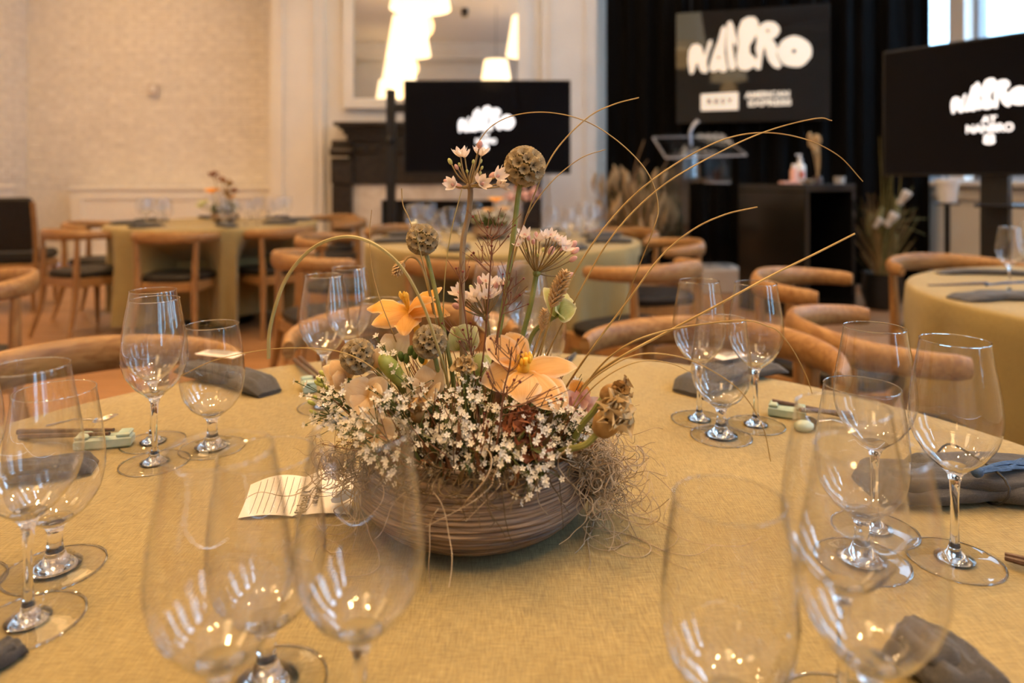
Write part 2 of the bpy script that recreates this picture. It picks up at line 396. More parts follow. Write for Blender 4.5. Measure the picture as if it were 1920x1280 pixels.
# right wall with its windows
b = MB(); b.span((WX, YB, 0), (WX+.25, YF, WZ0-.04)); b.span((WX, YB, WZ1), (WX+.25, YF, ZC)); e = YB
for a, c_ in WIN: b.span((WX, e, WZ0-.04), (WX+.25, a, WZ1)); e = c_
b.span((WX, e, WZ0-.04), (WX+.25, YF, WZ1))
struct('wall_right', b, m_paint)
m_frame = mat('window_frame_paint', (.30,.30,.31), .5)
for i, (a, c_) in enumerate(WIN):
    b = MB(); t = .05
    b.span((WX+.1, a, WZ0), (WX+.18, a+t, WZ1)); b.span((WX+.1, c_-t, WZ0), (WX+.18, c_, WZ1))
    b.span((WX+.1, a, WZ0), (WX+.18, c_, WZ0+t)); b.span((WX+.1, a, WZ1-t), (WX+.18, c_, WZ1))
    wo = struct('window_%d' % (i+1), b, m_frame)
    g = MB(); mid = (a+c_)/2
    g.span((WX+.11, a+t, 3.2), (WX+.17, c_-t, 3.26))
    part('window_bar', g, m_frame, wo, smooth=False)
    for (y0, y1) in ((a+t, c_-t),):
        for (z0, z1) in ((WZ0+t, 3.2), (3.26, WZ1-t)): part('pane', MB().span((WX+.138, y0, z0), (WX+.144, y1, z1)), m_pane, wo, smooth=False)
    part('window_sill', MB().span((WX-.12, a-.08, WZ0-.05), (WX+.1, c_+.08, WZ0), .006), m_white, wo, smooth=False)
trimobj(MB().span((WX, 3.0, .9), (WX-.05, 8.7, 1.0), .005))
for a, c_ in ((5.2, 6.4), (2.9, 4.2)): trimobj(panel(0,1,0,1,0) if 0 else MB().span((WX, a, .2), (WX-.03, c_, .85), .004))
# the house across the street, a pale facade in the window
fc = MB().span((12, -14, -4), (12.5, 20, 9))
fo = solo('facing_building', fc, nmat('facing_stone', (.42,.50,.52), (.55,.62,.62), 2, .8, (1,1,6)), 'pale stone building across the street through the window', 'building', loc=V((12.2, 3, -4)), smooth=False)
fw = MB().span((-.05,-.55,-.9), (.05,.55,.9)).mesh('building_window', mat('dark_glass', (.08,.11,.13), .1), False)
for i in range(7):
    for j in range(3): inst('building_window', fw, fo, loc=(-.22, -14+i*4.2, 5.5+j*2.9))
# radiator covers
def cover(name, a, b_, label):
    o = thing(name, label, 'radiator cover', ((a[0]+b_[0])/2, (a[1]+b_[1])/2, 0))
    part('cabinet', MB().span((a[0]+.02, a[1]+.02, 0), (b_[0]-.02, b_[1]-.02, b_[2]-.045)), m_paint, o, True, False)
    part('top_slab', MB().span((a[0], a[1], b_[2]-.045), b_, .006), m_paint, o, True, False)
    return o
o = cover('radiator_cover', (pxX(133, 8.45), 8.4, 0), (BX0-.02, 8.76, .995), 'long white boxed radiator cover along the brick wall behind the leftmost table')
part('front_panel', panel(pxX(133,8.45)+.12, BX0-.15, .12, .88, 8.42, .04, .015), m_paint, o, True, False)
o = cover('radiator_cover', (XL+.01, 4.5, 0), (XL+.55, 7.85, 1.02), 'white boxed radiator cover on the side wall behind the black upholstered chair')
th = thing('thermostat', 'small square thermostat on the painted brick wall', 'thermostat', P(287,168,8.76))
th.location.y = YF-.025
part('plate', MB().box((0,-.012,0), (.13,.025,.15), None, .008), mat('plastic_beige', (.62,.55,.50), .4), th)
part('dial', MB().lathe([(0,0),(.038,0),(.034,.012),(0,.012)], 20, (0,-.024,.015), M.Rotation(PI/2,4,'X')), m_white, th)
ol = thing('outlet', 'small white wall socket between the two radiator covers', 'socket', (pxX(64,8.78), YF-.006, .40))
part('plate', MB().box((0,-.006,0), (.09,.012,.13), None, .004), m_white, ol)
part('sockets', MB().box((0,-.013,.03), (.03,.004,.03)).box((0,-.013,-.03), (.03,.004,.03)), m_ink, ol)
dl = MB().lathe([(.055,0),(.09,0),(.09,.2),(0,.2)], 20).mesh('fill_can', m_blackmat); dg = MB().lathe([(0,.03),(.055,.03),(.055,.036),(0,.036)], 20).mesh('lens', mat('fill_lens', (1,.9,.7), .5, emit=WARM, es=90))  # cans and glowing lenses of the added fill spots, unseen overhead
for i, (x, y) in enumerate(FILL_SPOTS):
    o = inst('fill_spot', dl, CE, None, (x, y, 5.2)); inst('lens', dg, o)
# ------------------------------------------------------------------ mirror and fireplace
MX0, MX1, MZ0, MZ1 = pxX(663,7.95), pxX(971,7.95), P(0,185,7.95).z, 4.4
o = thing('wall_mirror', 'tall framed mirror over the black fireplace reflecting the lit shades', 'mirror', ((MX0+MX1)/2, BY-.02, MZ0))
part('mirror_plate', MB().span((MX0, 7.975, MZ0), (MX1, 7.955, MZ1)), m_mirror, o, True, False)
b = MB(); t = .12
b.span((MX0-t, 8, MZ0-t), (MX0, 7.93, MZ1+t), .01); b.span((MX1, 8, MZ0-t), (MX1+t, 7.93, MZ1+t), .01)
b.span((MX0, 8, MZ0-t), (MX1, 7.93, MZ0), .01); b.span((MX0, 8, MZ1), (MX1, 7.93, MZ1+t), .01)
part('mirror_frame', b, m_paint, o, True, False)
FD = 7.72
fx = pxX(817, FD); zf = lambda py: P(0, py, FD).z
fp = thing('fireplace', 'carved black fireplace with pale marble slips behind the central television', 'fireplace', (fx, 7.85, 0))
hw = (817-628)/F*FD
b = MB(); zt = zf(229)
for (x_, d, z0, z1) in ((hw, .36, zt-.045, zt), (hw-.05, .31, zt-.085, zt-.045), (hw-.09, .26, zt-.14, zt-.085), (hw-.12, .22, zt-.20, zt-.14)):
    b.span((fx-x_, 7.995, z0), (fx+x_, 7.995-d, z1), .008)
part('mantel_shelf', b, m_iron, fp, True, False)
hf = hw-.13
part('frieze', MB().span((fx-hf, 7.995, zf(345)), (fx+hf, 7.83, zt-.2), .005), m_iron, fp, True, False)
b = MB()
for i in range(13):                                                  # carved scrolls along the frieze
    x = fx-hf+.14+i*(2*hf-.28)/12
    b.ball((x, 7.825, zf(282)), (.062,.022,.045), 12, 8); b.ball((x+.04, 7.82, zf(276)), (.03,.02,.03), 8, 6)
part('carving', b, m_iron, fp, True)
for s_ in (-1, 1):
    xo = fx+s_*(hf+.07); b = MB()
    b.span((xo-.11, 7.995, 0), (xo+.11, 7.78, zf(345)), .01); b.span((xo-.12, 7.995, zf(345)), (xo+.12, 7.77, zf(296)), .01)
    b.span((xo-.12, 7.995, 0), (xo+.12, 7.765, .2), .01)
    part('jamb', b, m_iron, fp, True, False)
    b = MB(); b.tube([(xo-.12, 7.76, zf(284)), (xo+.12, 7.76, zf(284))], .055, 14); b.tube([(xo-.11, 7.80, zf(268)), (xo+.11, 7.80, zf(268))], .04, 12)
    part('corbel_scroll', b, m_iron, fp, True)
mi = (817-710)/F*FD; b = MB()
for s_ in (-1, 1): part('marble_slip', MB().span((fx+s_*mi, 7.99, 0), (fx+s_*(hf-.03), 7.86, zf(345)), .004), m_marble, fp, True, False)
part('marble_lintel', MB().span((fx-mi, 7.99, zf(376)), (fx+mi, 7.86, zf(345)-.0), .004), m_marble, fp, True, False)
part('firebox', MB().span((fx-mi, 7.99, 0), (fx+mi, 7.93, zf(376))), m_soot, fp, True, False)
# ------------------------------------------------------------------ lettering of the evening's logo (traced as it reads)
N1 = [(275,600),(285,500),(320,445),(370,435),(415,455),(432,510),(442,560),(470,470),(495,400),(525,392),(524,440),(495,515),(478,580),(470,640),(487,690),(470,730),(420,725),(390,680),(375,620),(360,640),(345,700),(320,742),(295,737),(285,680)]
A1 = [(510,620),(540,520),(590,400),(620,280),(650,245),(672,270),(668,330),(660,420),(655,520),(670,620),(685,690),(660,718),(620,718),(598,692),(560,715),(520,718),(500,690),(500,655)]
N2 = [(676,300),(684,215),(720,195),(748,250),(765,330),(788,410),(782,470),(760,440),(742,400),(738,470),(752,560),(772,640),(765,690),(722,702),(697,670),(682,560),(672,440)]
E1 = [(795,280),(830,190),(890,155),(960,155),(995,200),(1000,270),(975,340),(940,400),(908,450),(912,530),(960,570),(975,610),(950,670),(880,705),(810,695),(782,650),(778,560),(790,490),(800,420),(788,340)]
R1 = [(985,290),(1020,230),(1080,200),(1150,205),(1200,250),(1210,300),(1180,350),(1130,385),(1165,420),(1185,480),(1175,540),(1200,600),(1225,650),(1200,685),(1150,670),(1100,610),(1075,540),(1060,455),(1045,500),(1030,600),(1020,690),(975,695),(957,650),(985,560),(967,480),(982,400),(978,340)]
O1 = [(1350+166*math.cos(t*PI/10)*(1+.03*math.sin(t*2.1)), 510+162*math.sin(t*PI/10)*(1+.03*math.cos(t*1.7))) for t in range(20)]
LET = [N1, A1, N2, E1, R1, O1]; DOTS = [(595,572,16), (1090,296,16), (1346,506,22)]
def suv(x, y):
    u = (x-150)/1542.0; yt = 130-135*u; yb = 1240-15*u; v = (y-yt)/(yb-yt)
    return u*1.0/(1.0+.085*(1-u)*0+.0), v
def logo(name, parent, fn, mat_, th, dots=None):
    b = MB()
    for l in LET: b.prism(l, fn, th)
    o = part(name, b, mat_, parent, smooth=False)
    if dots:
        for (x, y, r) in DOTS: d = MB(); d.prism([(x+r*math.cos(t*PI/6), y+r*math.sin(t*PI/6)) for t in range(12)], lambda u, v, h: fn(u, v, th+.0005+h), .0008); part('logo_eye', d, dots, parent, smooth=False)
    return o
def text(name, s, parent, mat_, loc, rot, size, width=None, bold=0, ext=.001):
    cu = bpy.data.curves.new(name, 'FONT'); cu.body = s; cu.size = size; cu.align_x = 'CENTER'; cu.align_y = 'CENTER'; cu.extrude = ext; cu.offset = bold
    cu.materials.append(mat_); o = bpy.data.objects.new(name, cu); C.objects.link(o); o.parent = parent; o.location = loc; o.rotation_euler = rot
    bpy.context.view_layer.update(); k = width/max(o.dimensions.x, 1e-4) if width else 1
    me = bpy.data.meshes.new_from_object(o.evaluated_get(bpy.context.evaluated_depsgraph_get())); me.materials.clear(); me.materials.append(mat_)
    n = bpy.data.objects.new(name, me); C.objects.link(n); n.parent = parent; n.location = loc; n.rotation_euler = rot; n.scale = (k, 1, 1)
    bpy.data.objects.remove(o); return n
# ------------------------------------------------------------------ central television
TD = 6.2
tx0, tx1, tz0, tz1 = pxX(757,TD), pxX(1070,TD), P(0,326,TD).z, P(0,150,TD).z
tv = thing('television', 'flat television on a black post stand before the fireplace', 'television', (pxX(731,TD), TD+.05, 0))
W_, H_ = tx1-tx0, tz1-tz0
part('housing', MB().span((tx0, TD, tz0), (tx1, TD+.05, tz1), .006), m_blackmat, tv, True, False)
part('screen', MB().span((tx0+.012, TD-.002, tz0+.02), (tx1-.012, TD, tz1-.012)), m_screen, tv, True, False)
lc = wl(tv)
# lit logo: centre at pixel (912,222), 106 px wide
kk = (106/F*TD)/1245.0
def tvlogo(x, y, h): return V((pxX(912,TD)+(x-895)*kk, TD-.002-h, P(0,224,TD).z-(y-450)*kk))-lc
logo('logo', tv, tvlogo, m_lit, .004)
text('caption', 'AT', tv, m_lit, P(911,254,TD)-V((0,.004,0))-lc, (PI/2,0,0), .05, .07, .002)
text('caption', 'NANBRO', tv, m_lit, P(911,265,TD)-V((0,.004,0))-lc, (PI/2,0,0), .06, .19, .003)
text('caption', '8', tv, m_lit, P(911,277,TD)-V((0,.004,0))-lc, (PI/2,0,0), .07, .05, .003)
px_ = pxX(731,TD)
part('stand_post', MB().span((px_-.04, TD+.03, .03), (px_+.04, TD+.1, P(0,166,TD).z), .006), m_blackmat, tv, True, False)
part('clamp_knob', MB().ball((px_, TD+.02, P(0,262,TD).z), .035, 12, 8), m_blackmat, tv, True)
part('bracket', MB().span((px_, TD+.055, 1.35), (tx0+.6, TD+.1, 1.45)).span((px_, TD+.055, 1.7), (tx0+.6, TD+.1, 1.78)), m_blackmat, tv, True, False)
part('stand_base', MB().span((px_-.22, TD-.18, 0), (px_+.22, TD+.3, .03), .01), m_blackmat, tv, True, False)
# ------------------------------------------------------------------ right television
h_ = .80; A_ = V((2.983*h_, 5.494*h_, 0)); B_ = V((3.542*h_, 4.723*h_, 0)); dr = (B_-A_).normalized(); nr = V((dr.y, -dr.x, 0))
if nr.y > 0: nr = -nr
rz = math.atan2(dr.y, dr.x); wid = 1.778*h_; zb = 1.09+5*A_.y/F
t2 = thing('television', 'larger angled television at the right edge under the window', 'television', A_+dr*(wid*.42)-nr*.06, rz)
def loc2(t, z, d=0): return V((t-wid*.42, -d-.06, z))                       # local: x along the screen, -y to the viewer
part('housing', MB().box(loc2(wid/2, zb+h_/2, -.03), (wid, .05, h_), None, .006), m_blackmat, t2, smooth=False)
part('screen', MB().box(loc2(wid/2, zb+h_/2, -.004), (wid-.024, .006, h_-.03)), m_screen, t2, smooth=False)
def onray(px, py):
    r = (px-960)/F; t = (r*A_.y-A_.x)/(dr.x-r*dr.y); q = A_+dr*t; return t, EYE-(py-HZ)/F*q.y
ta, za = onray(1783, 216); tb, zb2 = onray(1912, 180); tm, zm = onray(1855, 222)
tl_, _ = onray(1783, 200); kk2 = (2*(tm-tl_))/1245.0
def tvlogo2(x, y, h): return loc2(tm+(x-895)*kk2, onray(1855,178)[1]-(y-450)*kk2, h)
logo('logo', t2, tvlogo2, m_lit, .004)
for s_, py, sz, wd in (('AT', 224, .05, .08), ('NANBRO', 241, .065, .235), ('8', 262, .08, .06)):
    text('caption', s_, t2, m_lit, loc2(tm, onray(1855, py)[1], .003), (PI/2,0,0), sz, wd, .002)
part('stand_post', MB().box(loc2(wid*.42, .62, -.09), (.14, .06, 1.2), None, .006), m_blackmat, t2, smooth=False)
part('stand_shelf', MB().box(loc2(wid*.42+.09, zb-.17, -.02), (.28, .2, .02), None, .004), m_blackgloss, t2, smooth=False)
part('stand_base', MB().box(loc2(wid*.42, .015, -.09), (.8, .6, .03), None, .01), m_blackmat, t2, smooth=False)
# ------------------------------------------------------------------ black drape across the corner, with the sign
cA, cB = V((1.10, 7.93, 0)), V((4.08, 6.68, 0)); cd = (cB-cA).normalized(); cn = V((cd.y, -cd.x, 0)); L_ = (cB-cA).length
b = MB()
def drape(u, v):
    t = u*L_; a = .035*math.sin(t*31)+.022*math.sin(t*17.3+1.2)+.012*math.sin(t*53)
    return cA+cd*t+cn*(a*(.75+.25*v))+V((0,0,.02+v*4.6))
b.grid(drape, 260, 8)
cu = solo('drape', b, m_blackfab, 'black floor length drape hung across the corner behind the glossy sign', 'curtain', loc=V((2.6,7.3,0)))
sm = cu.modifiers.new('thick', 'SOLIDIFY'); sm.thickness = .006
SD = 7.4; sA = V((pxX(1268,SD), SD, 0)); sB = V((pxX(1557,SD*.937), SD*.937, 0)); sd = (sB-sA).normalized(); sw = (sB-sA).length
sz0, sz1 = P(0,232,SD).z, P(0,25,SD).z
sg = thing('lightbox_sign', 'glossy black sign panel with large cream bubble lettering on the drape', 'sign', V((sA.x+sd.x*sw/2, sA.y+sd.y*sw/2, sz0)), math.atan2(sd.y, sd.x))
SH = sz1-sz0
part('panel', MB().box((0, .02, SH/2), (sw, .03, SH), None, .003), mat('sign_gloss', (.006,.005,.0045), .03, 0, .42), sg, smooth=False)
def sfn(x, y, h):
    u, v = suv(x, y); return V(((u-.5)*sw, .003-h, (1-v)*SH))
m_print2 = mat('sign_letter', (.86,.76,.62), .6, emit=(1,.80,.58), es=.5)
logo('lettering', sg, sfn, m_print2, .006, m_ink)
b = MB().prism([(410,945),(795,925),(795,1105),(410,1112)], sfn, .006); part('name_box', b, m_print2, sg, smooth=False)
u, v = suv(603, 1020); text('name_text', 'R E S Y', sg, m_ink, ((u-.5)*sw, -.0045, (1-v)*SH), (PI/2,0,0), .085, .26, .002)
for s_, x, y, wd in (('AMERICAN', 1085, 955, .44), ('EXPRESS', 1105, 1040, .42)):
    u, v = suv(x, y); text('sponsor_text', s_, sg, m_print2, ((u-.5)*sw, 0, (1-v)*SH), (PI/2,0,0), .085, wd, .004)
b = MB()
for s_ in (-1, 1): b.tube([(s_*sw*.4, .02, SH), (s_*sw*.4, .05, SH+1.6)], .004, 6)
part('hanging_wire', b, m_blackmat, sg)
# ------------------------------------------------------------------ acrylic lectern on a pale plinth
LD = 6.7
pl_ = solo('plinth', MB().span((pxX(1296,LD)-.02, LD-.22, 0), (pxX(1381,LD)+.02, LD+.25, .23), .01), nmat('pale_plinth', (.50,.44,.38), (.60,.54,.47), 12, .5, (1,1,9)), 'low pale plinth under the clear lectern', 'plinth', loc=V((pxX(1338,LD), LD, 0)), smooth=False)
le = thing('lectern', 'clear acrylic lectern with a slanted top and thin microphone', 'lectern', (pxX(1338,LD), LD, .23))
bl, br_, fr_, fl_ = P(1224,258,LD+.25), P(1354,255,LD+.25), P(1400,291,LD-.2), P(1248,296,LD-.2)
b = MB(); e = V((0,0,.03)); b.add([bl,br_,fr_,fl_,bl+e,br_+e,fr_+e,fl_+e], [(3,2,1,0),(4,5,6,7),(0,1,5,4),(1,2,6,5),(2,3,7,6),(3,0,4,7)])
part('top_board', b, m_acryl, le, True, False)
m_edge = mat('acrylic_edge', (.55,.52,.50), .15, 0, .6)
b = MB(); b.tube([bl,br_,fr_,fl_,bl], .008, 6); part('top_edge', b, m_edge, le, True)
def vslab(px0, px1, d0, d1, py1): 
    return MB().span((pxX(px0,LD), LD+d0, .23), (pxX(px1,LD), LD+d1, P(0,py1,LD).z))
part('side_panel', vslab(1257, 1263, -.15, .15, 282), m_acryl, le, True, False); part('side_panel', vslab(1355, 1362, -.15, .15, 282), m_acryl, le, True, False)
part('front_panel', vslab(1262, 1355, -.16, -.15, 288), m_acryl, le, True, False)
part('post', vslab(1327, 1333, -.02, .03, 272), m_acryl, le, True, False)
part('shelf', MB().span((pxX(1326,LD), LD-.13, P(0,344,LD).z), (pxX(1360,LD), LD+.13, P(0,340,LD).z)), m_edge, le, True, False)
mp_ = cr([P(1296,272,LD), P(1294,250,LD), P(1300,236,LD), P(1309,226,LD)], 5)
part('microphone', MB().tube(mp_, taper(len(mp_), .012, .02), 8), mat('mic_grey', (.45,.48,.55), .3, .6), le, True)
# ------------------------------------------------------------------ black bar table and what stands on it
K = V((2.235, 5.2, 0)); e1 = V((-.33,.545,0)); e2 = V((.55,.33,0)); ang = math.atan2(e2.y, e2.x)
bt = thing('bar_table', 'tall glossy black bar table with an open end frame', 'table', K+e1/2+e2/2, ang)
w2, w1, hb = e2.length, e1.length, 1.048
part('top', MB().box((0,0,hb-.03), (w2, w1, .06), None, .004), m_blackgloss, bt, smooth=False)
part('side_panel', MB().box((-w2/2+.025,0,hb/2-.03), (.05, w1, hb-.06), None, .004), m_blackgloss, bt, smooth=False)
part('side_panel', MB().box((w2/2-.025,0,hb/2-.03), (.05, w1, hb-.06), None, .004), m_blackgloss, bt, smooth=False)
part('back_panel', MB().box((0,w1/2-.02,hb/2-.03), (w2-.1, .03, hb-.06)), m_blackgloss, bt, smooth=False)
def onbar(px, D=5.55): return V((pxX(px,D), D, hb))
m_pink = mat('pink_plastic', (.75,.42,.34), .4)
q = onbar(1500); o = thing('pump_bottle', 'white pump bottle with a small printed label on the bar table', 'bottle', q)
part('body', MB().lathe([(0,0),(.04,0),(.042,.01),(.042,.14),(.03,.165),(.014,.172),(.014,.19),(0,.19)], 20), m_white, o)
part('pump', MB().lathe([(0,.19),(.018,.19),(.018,.205),(.006,.21),(.006,.235),(0,.235)], 14).box((-.012,0,.235), (.045,.014,.012), None, .003), m_white, o)
part('label', MB().grid(lambda u, v: V((.0428*math.cos(-PI/2-.6+1.2*u), .0428*math.sin(-PI/2-.6+1.2*u), .045+.06*v)), 8, 1), mat('label_red', (.55,.16,.10), .5), o)
q = onbar(1488, 5.5); o = thing('bottle', 'slim peach coloured bottle left of the white pump bottle', 'bottle', q)
part('body', MB().lathe([(0,0),(.028,0),(.028,.11),(.014,.13),(0,.13)], 16), m_pink, o); part('cap', MB().lathe([(0,.13),(.016,.13),(.016,.16),(0,.16)], 14), m_white, o)
solo('card_stack', MB().box(onbar(1480,5.42)+V((0,0,.011)), (.14,.08,.022), None, .003), m_pink, 'flat pink packet lying at the edge of the bar table', 'packet', loc=onbar(1480,5.42), smooth=False)
o = thing('dish', 'small amber dish in front of the white pump bottle', 'dish', onbar(1517,5.45))
part('bowl', MB().lathe([(0,0),(.03,0),(.055,.035),(.052,.036),(.028,.006),(0,.006)], 20), mat('amber_dish', (.45,.30,.16), .3), o)
part('filling', MB().ball((0,0,.02), (.044,.044,.02), 12, 8), nmat('dish_filling', (.5,.36,.2), (.7,.58,.4), 90, .7), o)
q = onbar(1533, 5.6); o = thing('dried_bouquet', 'bundle of dried grass heads standing in a low vase on the bar', 'dried flowers', q)
m_straw = nmat('dried_straw', (.42,.27,.12), (.60,.42,.22), 40, .8)
part('vase', MB().lathe([(0,0),(.035,0),(.04,.03),(.03,.06),(.027,.06),(.03,.01),(0,.01)], 16), m_darkwood, o)
b = MB(); hd = MB()
for i in range(9):
    tp = V((random.uniform(-.06,.03), random.uniform(-.03,.03), random.uniform(.27,.40))); p_ = cr([(0,0,.02), tp*.5+V((.012,0,0)), tp], 4)
    b.tube(p_, .003, 5); hd.ball(tp, (.018,.018,.04), 7, 6, M.Rotation(random.uniform(-.6,.6), 4, 'Y'))
part('stem', b, m_straw, o); part('seed_heads', hd, m_straw, o)
o = thing('jar', 'small frosted jar at the far end of the bar table', 'jar', onbar(1574,5.62))
part('body', MB().lathe([(0,0),(.04,0),(.044,.06),(.041,.06),(.037,.005),(0,.005)], 18), mat('frost', (.40,.37,.33), .5), o)
part('candle', MB().lathe([(0,.005),(.036,.005),(.036,.04),(0,.04)], 16), m_white, o)
# white pot on a dark pedestal below the right screen
PD = 5.5; q = P(1776, 380, PD)
pd = solo('pedestal', MB().lathe([(0,0),(.12,0),(.12,.015),(.022,.03),(.022,q.z-.02),(.09,q.z-.015),(.09,q.z),(0,q.z)], 24, (q.x, PD, 0)), m_blackmat, 'slim black pole stand under the white pot by the window', 'stand', loc=V((q.x, PD, 0)))
o = thing('plant_pot', 'small white pot below the angled television near the window', 'pot', q)
part('pot', MB().lathe([(0,0),(.06,0),(.08,.155),(.09,.155),(.09,.19),(.082,.19),(.056,.01),(0,.01)], 24), m_white, o)
part('handle', MB().tube(cr([(-.03,0,.185),(-.03,0,.23),(.0,0,.25),(.01,0,.225)], 4), .007, 6), m_white, o)
# ------------------------------------------------------------------ tall dried grass arrangements on the floor
def grassy(name, label, base, n, hgt, spread, mats, heads, seed):
    random.seed(seed); o = thing(name, label, 'dried arrangement', base)
    part('urn', MB().lathe([(0,0),(.12,0),(.17,.14),(.15,.28),(.16,.3),(.145,.3),(.13,.27),(0,.26)], 20), m_blackmat, o)
    for mi_, m_ in enumerate(mats):
        b = MB()
        for i in range(n//len(mats)):
            a = random.uniform(0, 2*PI); r = spread*math.sqrt(random.random()); h = hgt*random.uniform(.45,1)
            tip = V((r*math.cos(a), r*.6*math.sin(a), h)); p_ = cr([(random.uniform(-.05,.05), random.uniform(-.05,.05), .25), V((tip.x*.35, tip.y*.35, h*.62)), tip], 4)
            b.tube(p_, taper(len(p_), .006, .002), 4, flat=.5)
        st = part('blades', b, m_, o); st['kind'] = 'stuff'
    b = MB()
    for i in range(heads):
        a = random.uniform(0, 2*PI); r = spread*.9*math.sqrt(random.random()); h = hgt*random.uniform(.5,.95); t = V((r*math.cos(a), r*.6*math.sin(a), h))
        p_ = [t+V((0,0,-.1)), t, t+V((random.uniform(-.05,.05),0,.1))]; b.tube(cr(p_, 4), [.006,.015,.02,.024,.026,.024,.02,.014,.004], 6)
    st = part('plumes', b, mats[0], o); st['kind'] = 'stuff'
    return o
m_pamp = nmat('pampas', (.40,.28,.14), (.58,.43,.25), 30, .9)
m_olive = nmat('olive_stalk', (.14,.13,.05), (.24,.22,.09), 30, .8)
o = grassy('grass_arrangement', 'bushy dried pampas and grass arrangement left of the clear lectern', V((1.30, 7.12, 0)), 420, 1.2, .52, [m_pamp, m_olive, m_pamp], 60, 3)
b = MB()
for a, c_ in (((1180,345),(1215,300)), ((1190,320),(1208,262)), ((1236,330),(1258,290))):
    p_ = cr([P(1205,440,6.95), P((a[0]+1205)/2,(a[1]+440)/2-10,6.95), P(a[0],a[1],6.95), P(c_[0],c_[1],6.95)], 4); b.tube(p_, taper(len(p_), .012, .005), 5)
part('branch', b, nmat('branch_brown', (.20,.12,.06), (.30,.19,.10), 20, .8), o, True)
o = grassy('grass_arrangement', 'dark arrangement with white blooms right of the bar table', V((3.12, 5.75, 0)), 130, .98, .3, [m_olive, m_straw], 6, 5)
m_wpet = petalmat('white_petal', (.74,.68,.60), (.86,.82,.76), 30)
for c_, r in ((P(1692,374,5.6), .085), (P(1668,415,5.55), .085), (P(1645,420,5.6), .06)):
    b = MB()
    ax_ = V((.45,-.25,.85)).normalized(); fr3 = frame(ax_).to_3x3()
    for i in range(8):
        a = i*2.4; d = (ax_+fr3 @ V((math.cos(a)*.35, math.sin(a)*.35, 0))).normalized(); b.ball(c_+d*r*.2, (r*.20, r*.30, r*.85), 8, 6, frame(d))
    part('bloom', b, m_wpet, o, True)
b = MB()
for e in ((1712,350),(1735,440),(1720,390),(1738,410)):
    p_ = cr([P(1650,520,5.7), P(1665,430,5.65), P((1665+e[0])/2,(430+e[1])/2-8,5.6), P(*e,5.6)], 4); b.tube(p_, taper(len(p_), .007, .002), 5)
for i in range(7):
    x = 1655+random.uniform(-12,30); p_ = cr([P(1650,500,5.75), P(x,400,5.75), P(x+random.uniform(-8,16),250+random.uniform(0,70),5.75)], 5); b.tube(p_, taper(len(p_), .02, .004), 4, flat=.3)
part('long_leaf', b, m_olive, o, True)

# ------------------------------------------------------------------ pendant lamps (seen in the mirror and as highlights)
def lamp(x, y, z, label, first=[None]):
    if first[0] is None:
        o = thing('pendant_lamp', label, 'lamp', (x, y, z), 0, 'pendant lamps with pale fabric shades'); o['category'] = 'lamp'
        part('shade', MB().lathe([(.40,0),(.285,.70),(.279,.70),(.394,0),(.40,0)], 40), m_shade, o)
        part('diffuser', MB().lathe([(0,.02),(.39,.02),(.388,.026),(0,.026)], 32), m_shade, o)
        part('cap', MB().lathe([(.02,.690),(.05,.690),(.05,.70),(.02,.70)], 16).tube([(-.285,0,.70),(.285,0,.70)], .005, 6).tube([(0,-.285,.70),(0,.285,.70)], .005, 6), m_white, o)
        part('cord', MB().tube([(0,0,.70),(0,0,ZC-3.33-.01)], .006, 8), m_blackmat, o)
        first[0] = o
    else: o = dup(first[0], (x, y, z), 0, label)
    l = bpy.data.lights.new('bulb', 'POINT'); l.energy = LAMP_W; l.color = WARM; l.shadow_soft_size = .18
    p = bpy.data.objects.new('bulb', l); C.objects.link(p); p.parent = o; p.location = (0, 0, -.22)
    l = bpy.data.lights.new('upper_bulb', 'POINT'); l.energy = 14; l.color = WARM; l.shadow_soft_size = .1
    p = bpy.data.objects.new('upper_bulb', l); C.objects.link(p); p.parent = o; p.location = (0, 0, .60)
    return o
for x, y, lb in ((-1.21, 6.9, 'white shaded pendant lamp hanging in front of the mirror top'), (-1.88, 3.5, 'white pendant shade second in the mirrored row'),
        (-2.63, 0, 'white pendant shade third in the mirrored row'), (-3.68, -4.5, 'white pendant shade farthest in the mirrored row'),
        (-.4, -1.07, 'white pendant shade mirrored just above the central television'), (.29, 3.5, 'white pendant shade cut by the right mirror edge')):
    lamp(x, y, 3.33, lb)

